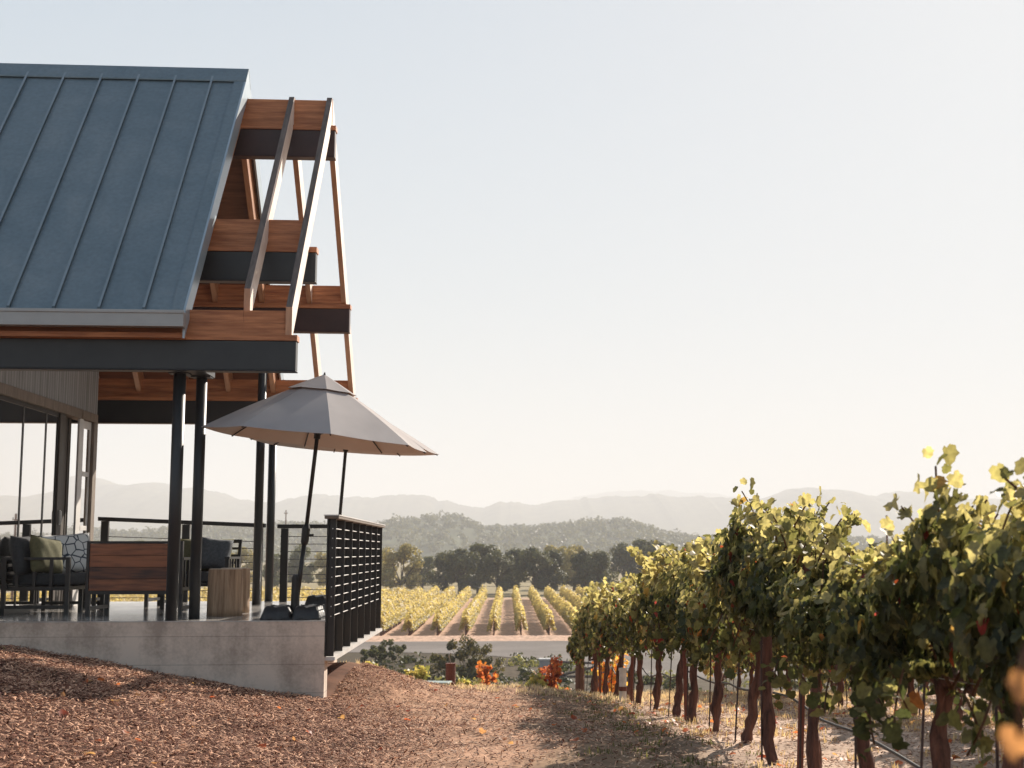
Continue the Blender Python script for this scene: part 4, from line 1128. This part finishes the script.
# ------------------------------------------------------------------ ground cover
def chips(name, n, xr, yr, colA, colB, L, Wd, label, cat, dens=None, tilt=.35, skew=1.0):
    rg = np.random.default_rng(len(name) * 7 + n)
    x = rg.uniform(*xr, n); y = yr[0] + (yr[1] - yr[0]) * rg.uniform(0, 1, n) ** skew
    if dens is not None:
        k = rg.uniform(0, 1, n) < dens(x, y); x, y = x[k], y[k]
    k = ~((x < XR + .01) & (y > YF - .01) & (y < YB + .02)); x, y = x[k], y[k]
    n = len(x); z = G(x, y) + .006
    l = rg.uniform(*L, n) / 2; w = rg.uniform(*Wd, n) / 2; h = w * .45
    bx = np.array([(-1, -1, 0), (1, -.7, 0), (1, .7, 0), (-1, 1, 0), (-.8, -.8, 1), (.7, -.6, 1), (.9, .5, 1), (-.9, .8, 1)], float)
    F0 = np.array([(4, 5, 6, 7), (0, 1, 5, 4), (1, 2, 6, 5), (2, 3, 7, 6), (3, 0, 4, 7)])
    fr = rotmats(rg, n, np.tile((0., 0., 1.), (n, 1)), tilt)
    loc = bx[None] * np.stack([l, w, h], 1)[:, None, :]
    V = np.einsum('nij,nkj->nki', fr, loc) + np.stack([x, y, z + rg.uniform(0, .02, n)], 1)[:, None]
    t = rg.uniform(0, 1, (n, 1)) ** skewc(name); c = np.array(colA) * (1 - t) + np.array(colB) * t
    me = np_mesh(name, V.reshape(-1, 3), (F0[None] + (np.arange(n) * 8)[:, None, None]).reshape(-1, 4), np.repeat(c, 8, 0))
    return tag(link(name, me, M['chip']), label, cat, kind='stuff')
def skewc(name): return 1.7 if name == 'bark_mulch' else 1.
edgef = lambda y: -.75 + .22 * np.sin(y * 1.1) - .11 * (np.clip(y, 8, 24) - 10)
chips('bark_mulch', 340000, (-9, 2.4), (5.5, 24), (.13, .044, .026), (.80, .47, .30), (.015, .065), (.004, .014), 'brown shredded bark mulch covering the slope before the patio', 'mulch',
      lambda x, y: (.86 * (1 - sm(-.5, .7, x - edgef(y))) + .14 * (1 - sm(1., 3.4, x - edgef(y)))) * (1 - .5 * sm(16, 21, y)) * np.where(x > -.66 * y - 1.5, 1, 0), skew=.8)
chips('dry_litter', 110000, (-3.2, 7), (5, 31), (.16, .075, .045), (.68, .46, .32), (.015, .05), (.005, .014), 'dry straw-coloured leaf litter on the path and under the vines', 'leaf litter',
      lambda x, y: np.where(x > edgef(y) - .4, 1, .0) * np.where((x < 1.0) & (y < 22), .65, 1.), tilt=.3)
# fallen leaves: larger, orange and red, lying about
n = 1300
lx = rng.uniform(-4, 5.5, n); ly = rng.uniform(7, 27, n)
k = (rng.uniform(0, 1, n) < np.where(lx > 1., .9, .16)) & ~((lx < XR + .1) & (ly > YF - .1)); lx, ly = lx[k], ly[k]; n = len(lx)
fc = np.array([(.36, .11, .045), (.28, .07, .035), (.34, .2, .1), (.28, .15, .08)])[rng.integers(0, 4, n)]
me = np_mesh('fallen_leaves', *leaves(np.stack([lx, ly, G(lx, ly) + .03], 1), rng.uniform(.04, .08, n), rotmats(rng, n, np.tile((0., 0., 1.), (n, 1)), .35), fc))
tag(link('fallen_leaves', me, M['leaf']), 'orange and rust fallen vine leaves scattered on path and mulch', 'fallen leaves', kind='stuff')
def blades(name, n, xf, hr, colA, colB, label, wide=.005, seed=1):
    rg = np.random.default_rng(seed); nt_ = n // 14
    cx, cy, hs = xf(rg, nt_); x = np.repeat(cx, 14) + rg.normal(0, .045, nt_ * 14); y = np.repeat(cy, 14) + rg.normal(0, .045, nt_ * 14); n = len(x)
    h = rg.uniform(*hr, n) * np.repeat(hs, 14); a = rg.uniform(0, 6.28, n); lean = rg.uniform(.1, .7, n) * h
    z = G(x, y); dx, dy = np.cos(a), np.sin(a); wx, wy = -dy * wide, dx * wide
    A = np.stack([x - wx, y - wy, z - .01], 1); B = np.stack([x + wx, y + wy, z - .01], 1)
    C = np.stack([x + dx * lean * .35 + wx * .8, y + dy * lean * .35 + wy * .8, z + h * .6], 1); D_ = np.stack([x + dx * lean * .35 - wx * .8, y + dy * lean * .35 - wy * .8, z + h * .6], 1)
    E = np.stack([x + dx * lean, y + dy * lean, z + h], 1)
    V = np.stack([A, B, C, D_, E], 1).reshape(-1, 3); b = np.arange(n) * 5
    F = np.concatenate([np.stack([b, b + 1, b + 2], 1), np.stack([b, b + 2, b + 3], 1), np.stack([b + 3, b + 2, b + 4], 1)])
    t = rg.uniform(0, 1, (n, 1)); c = np.repeat(np.array(colA) * (1 - t) + np.array(colB) * t, 5, 0)
    return tag(link(name, np_mesh(name, V, F, c), M['grassm']), label, 'grass', kind='stuff')
blades('green_grass', 3600, lambda r, m: (1.25 + r.normal(0, .30, m), 7 + 20 * r.uniform(0, 1, m), r.uniform(.3, 1, m)), (.02, .08), (.06, .07, .025), (.16, .16, .06), 'thin green grass along the edge of the vine row', seed=2)
blades('dry_grass', 26000, lambda r, m: (r.uniform(-3.5, 6, m), 20 + 9.5 * r.uniform(0, 1, m) ** .8, r.uniform(.3, 1, m)), (.03, .13), (.38, .30, .21), (.62, .52, .40), 'dry straw weeds along the crest of the slope', seed=3)
blades('dry_grass', 14000, lambda r, m: (r.uniform(1.6, 7.5, m), 6 + 22 * r.uniform(0, 1, m), r.uniform(.3, 1, m)), (.03, .12), (.34, .25, .15), (.6, .48, .32), 'straw stubble between the vine trunks', seed=4)
def wall_foot(r, m):
    x = r.uniform(-8, -4.9, m); return x, 14.55 - r.uniform(0, .35, m), r.uniform(.4, 1, m)
blades('green_grass', 1400, wall_foot, (.03, .09), (.06, .09, .02), (.13, .16, .04), 'small green tufts at the foot of the patio slab', seed=5)

# ------------------------------------------------------------------ air
hz = MB().box(-9800, 9800, -300, 9250, -11.5, 335)
hm = bpy.data.materials.new('haze_air'); hm.use_nodes = True; nt = hm.node_tree
for nd in list(nt.nodes):
    if nd.type == 'BSDF_PRINCIPLED': nt.nodes.remove(nd)
pvn = nt.nodes.new('ShaderNodeVolumePrincipled'); pvn.inputs['Color'].default_value = (.87, .87, .89, 1); pvn.inputs['Density'].default_value = 3.2e-4; pvn.inputs['Anisotropy'].default_value = .0
nt.links.new(pvn.outputs[0], nt.nodes['Material Output'].inputs['Volume'])
hzo = hz.build('haze', hm); tag(hzo, 'pale morning haze over the valley', 'haze', kind='stuff')

# ------------------------------------------------------------------ sky, sun, camera
sun_dir = Vector((.96, 1.46, 1.0)).normalized()
el = math.asin(sun_dir.z); az = math.atan2(sun_dir.x, sun_dir.y)
w = bpy.data.worlds.new('World'); scene.world = w; w.use_nodes = True; nt = w.node_tree
sky = nt.nodes.new('ShaderNodeTexSky'); sky.sky_type = 'NISHITA'; sky.sun_disc = False
sky.sun_elevation = el; sky.sun_rotation = az; sky.air_density = 1.0; sky.dust_density = 1.0; sky.ozone_density = 1.0; sky.altitude = 100
# sky compressed towards even brightness, added to fill the shade: v*c/(c+k), for the light it sheds as much as for what is seen
k1 = N(nt, 'ShaderNodeVectorMath', operation='ADD'); k1.inputs[1].default_value = (2.2, 2.2, 2.2)
dv = N(nt, 'ShaderNodeVectorMath', operation='DIVIDE'); gn = N(nt, 'ShaderNodeVectorMath', operation='MULTIPLY'); gn.inputs[1].default_value = (4.75, 4.95, 5.08)
nt.links.new(sky.outputs[0], k1.inputs[0]); nt.links.new(sky.outputs[0], dv.inputs[0]); nt.links.new(k1.outputs[0], dv.inputs[1]); nt.links.new(dv.outputs[0], gn.inputs[0])
nt.links.new(gn.outputs[0], nt.nodes['Background'].inputs['Color']); nt.nodes['Background'].inputs['Strength'].default_value = .10
sl = bpy.data.lights.new('sun', 'SUN'); sl.energy = 5.0; sl.angle = R(.55); sl.color = (1, .90, .78)
so = bpy.data.objects.new('sun', sl); COL.objects.link(so); so.rotation_euler = sun_dir.to_track_quat('Z', 'Y').to_euler(); so.location = (30, 60, 60)

F = 1450.; PX = 614.
cam = bpy.data.cameras.new('camera'); co = bpy.data.objects.new('camera', cam); COL.objects.link(co); scene.camera = co
cam.sensor_width = 36; cam.lens = 36 * F / 1024; cam.shift_x = (512 - PX) / 1024
cam.clip_end = 30000; cam.clip_start = .1
pitch = math.atan((552 - 384) / F); yaw = math.atan((PX - 508) / math.hypot(F, 168))
co.location = (0, 0, 0); co.rotation_euler = (R(90) + pitch, 0, -yaw)
cam.dof.use_dof = True; cam.dof.focus_distance = 13.5; cam.dof.aperture_fstop = 4.6
vs_ = scene.view_settings; vs_.view_transform = 'Standard'; vs_.look = 'None'; vs_.exposure = 1.03; vs_.gamma = 1; vs_.use_curve_mapping = False
scene.cycles.max_bounces = 8; scene.cycles.transparent_max_bounces = 12; scene.cycles.volume_bounces = 1
scene.cycles.use_denoising = True
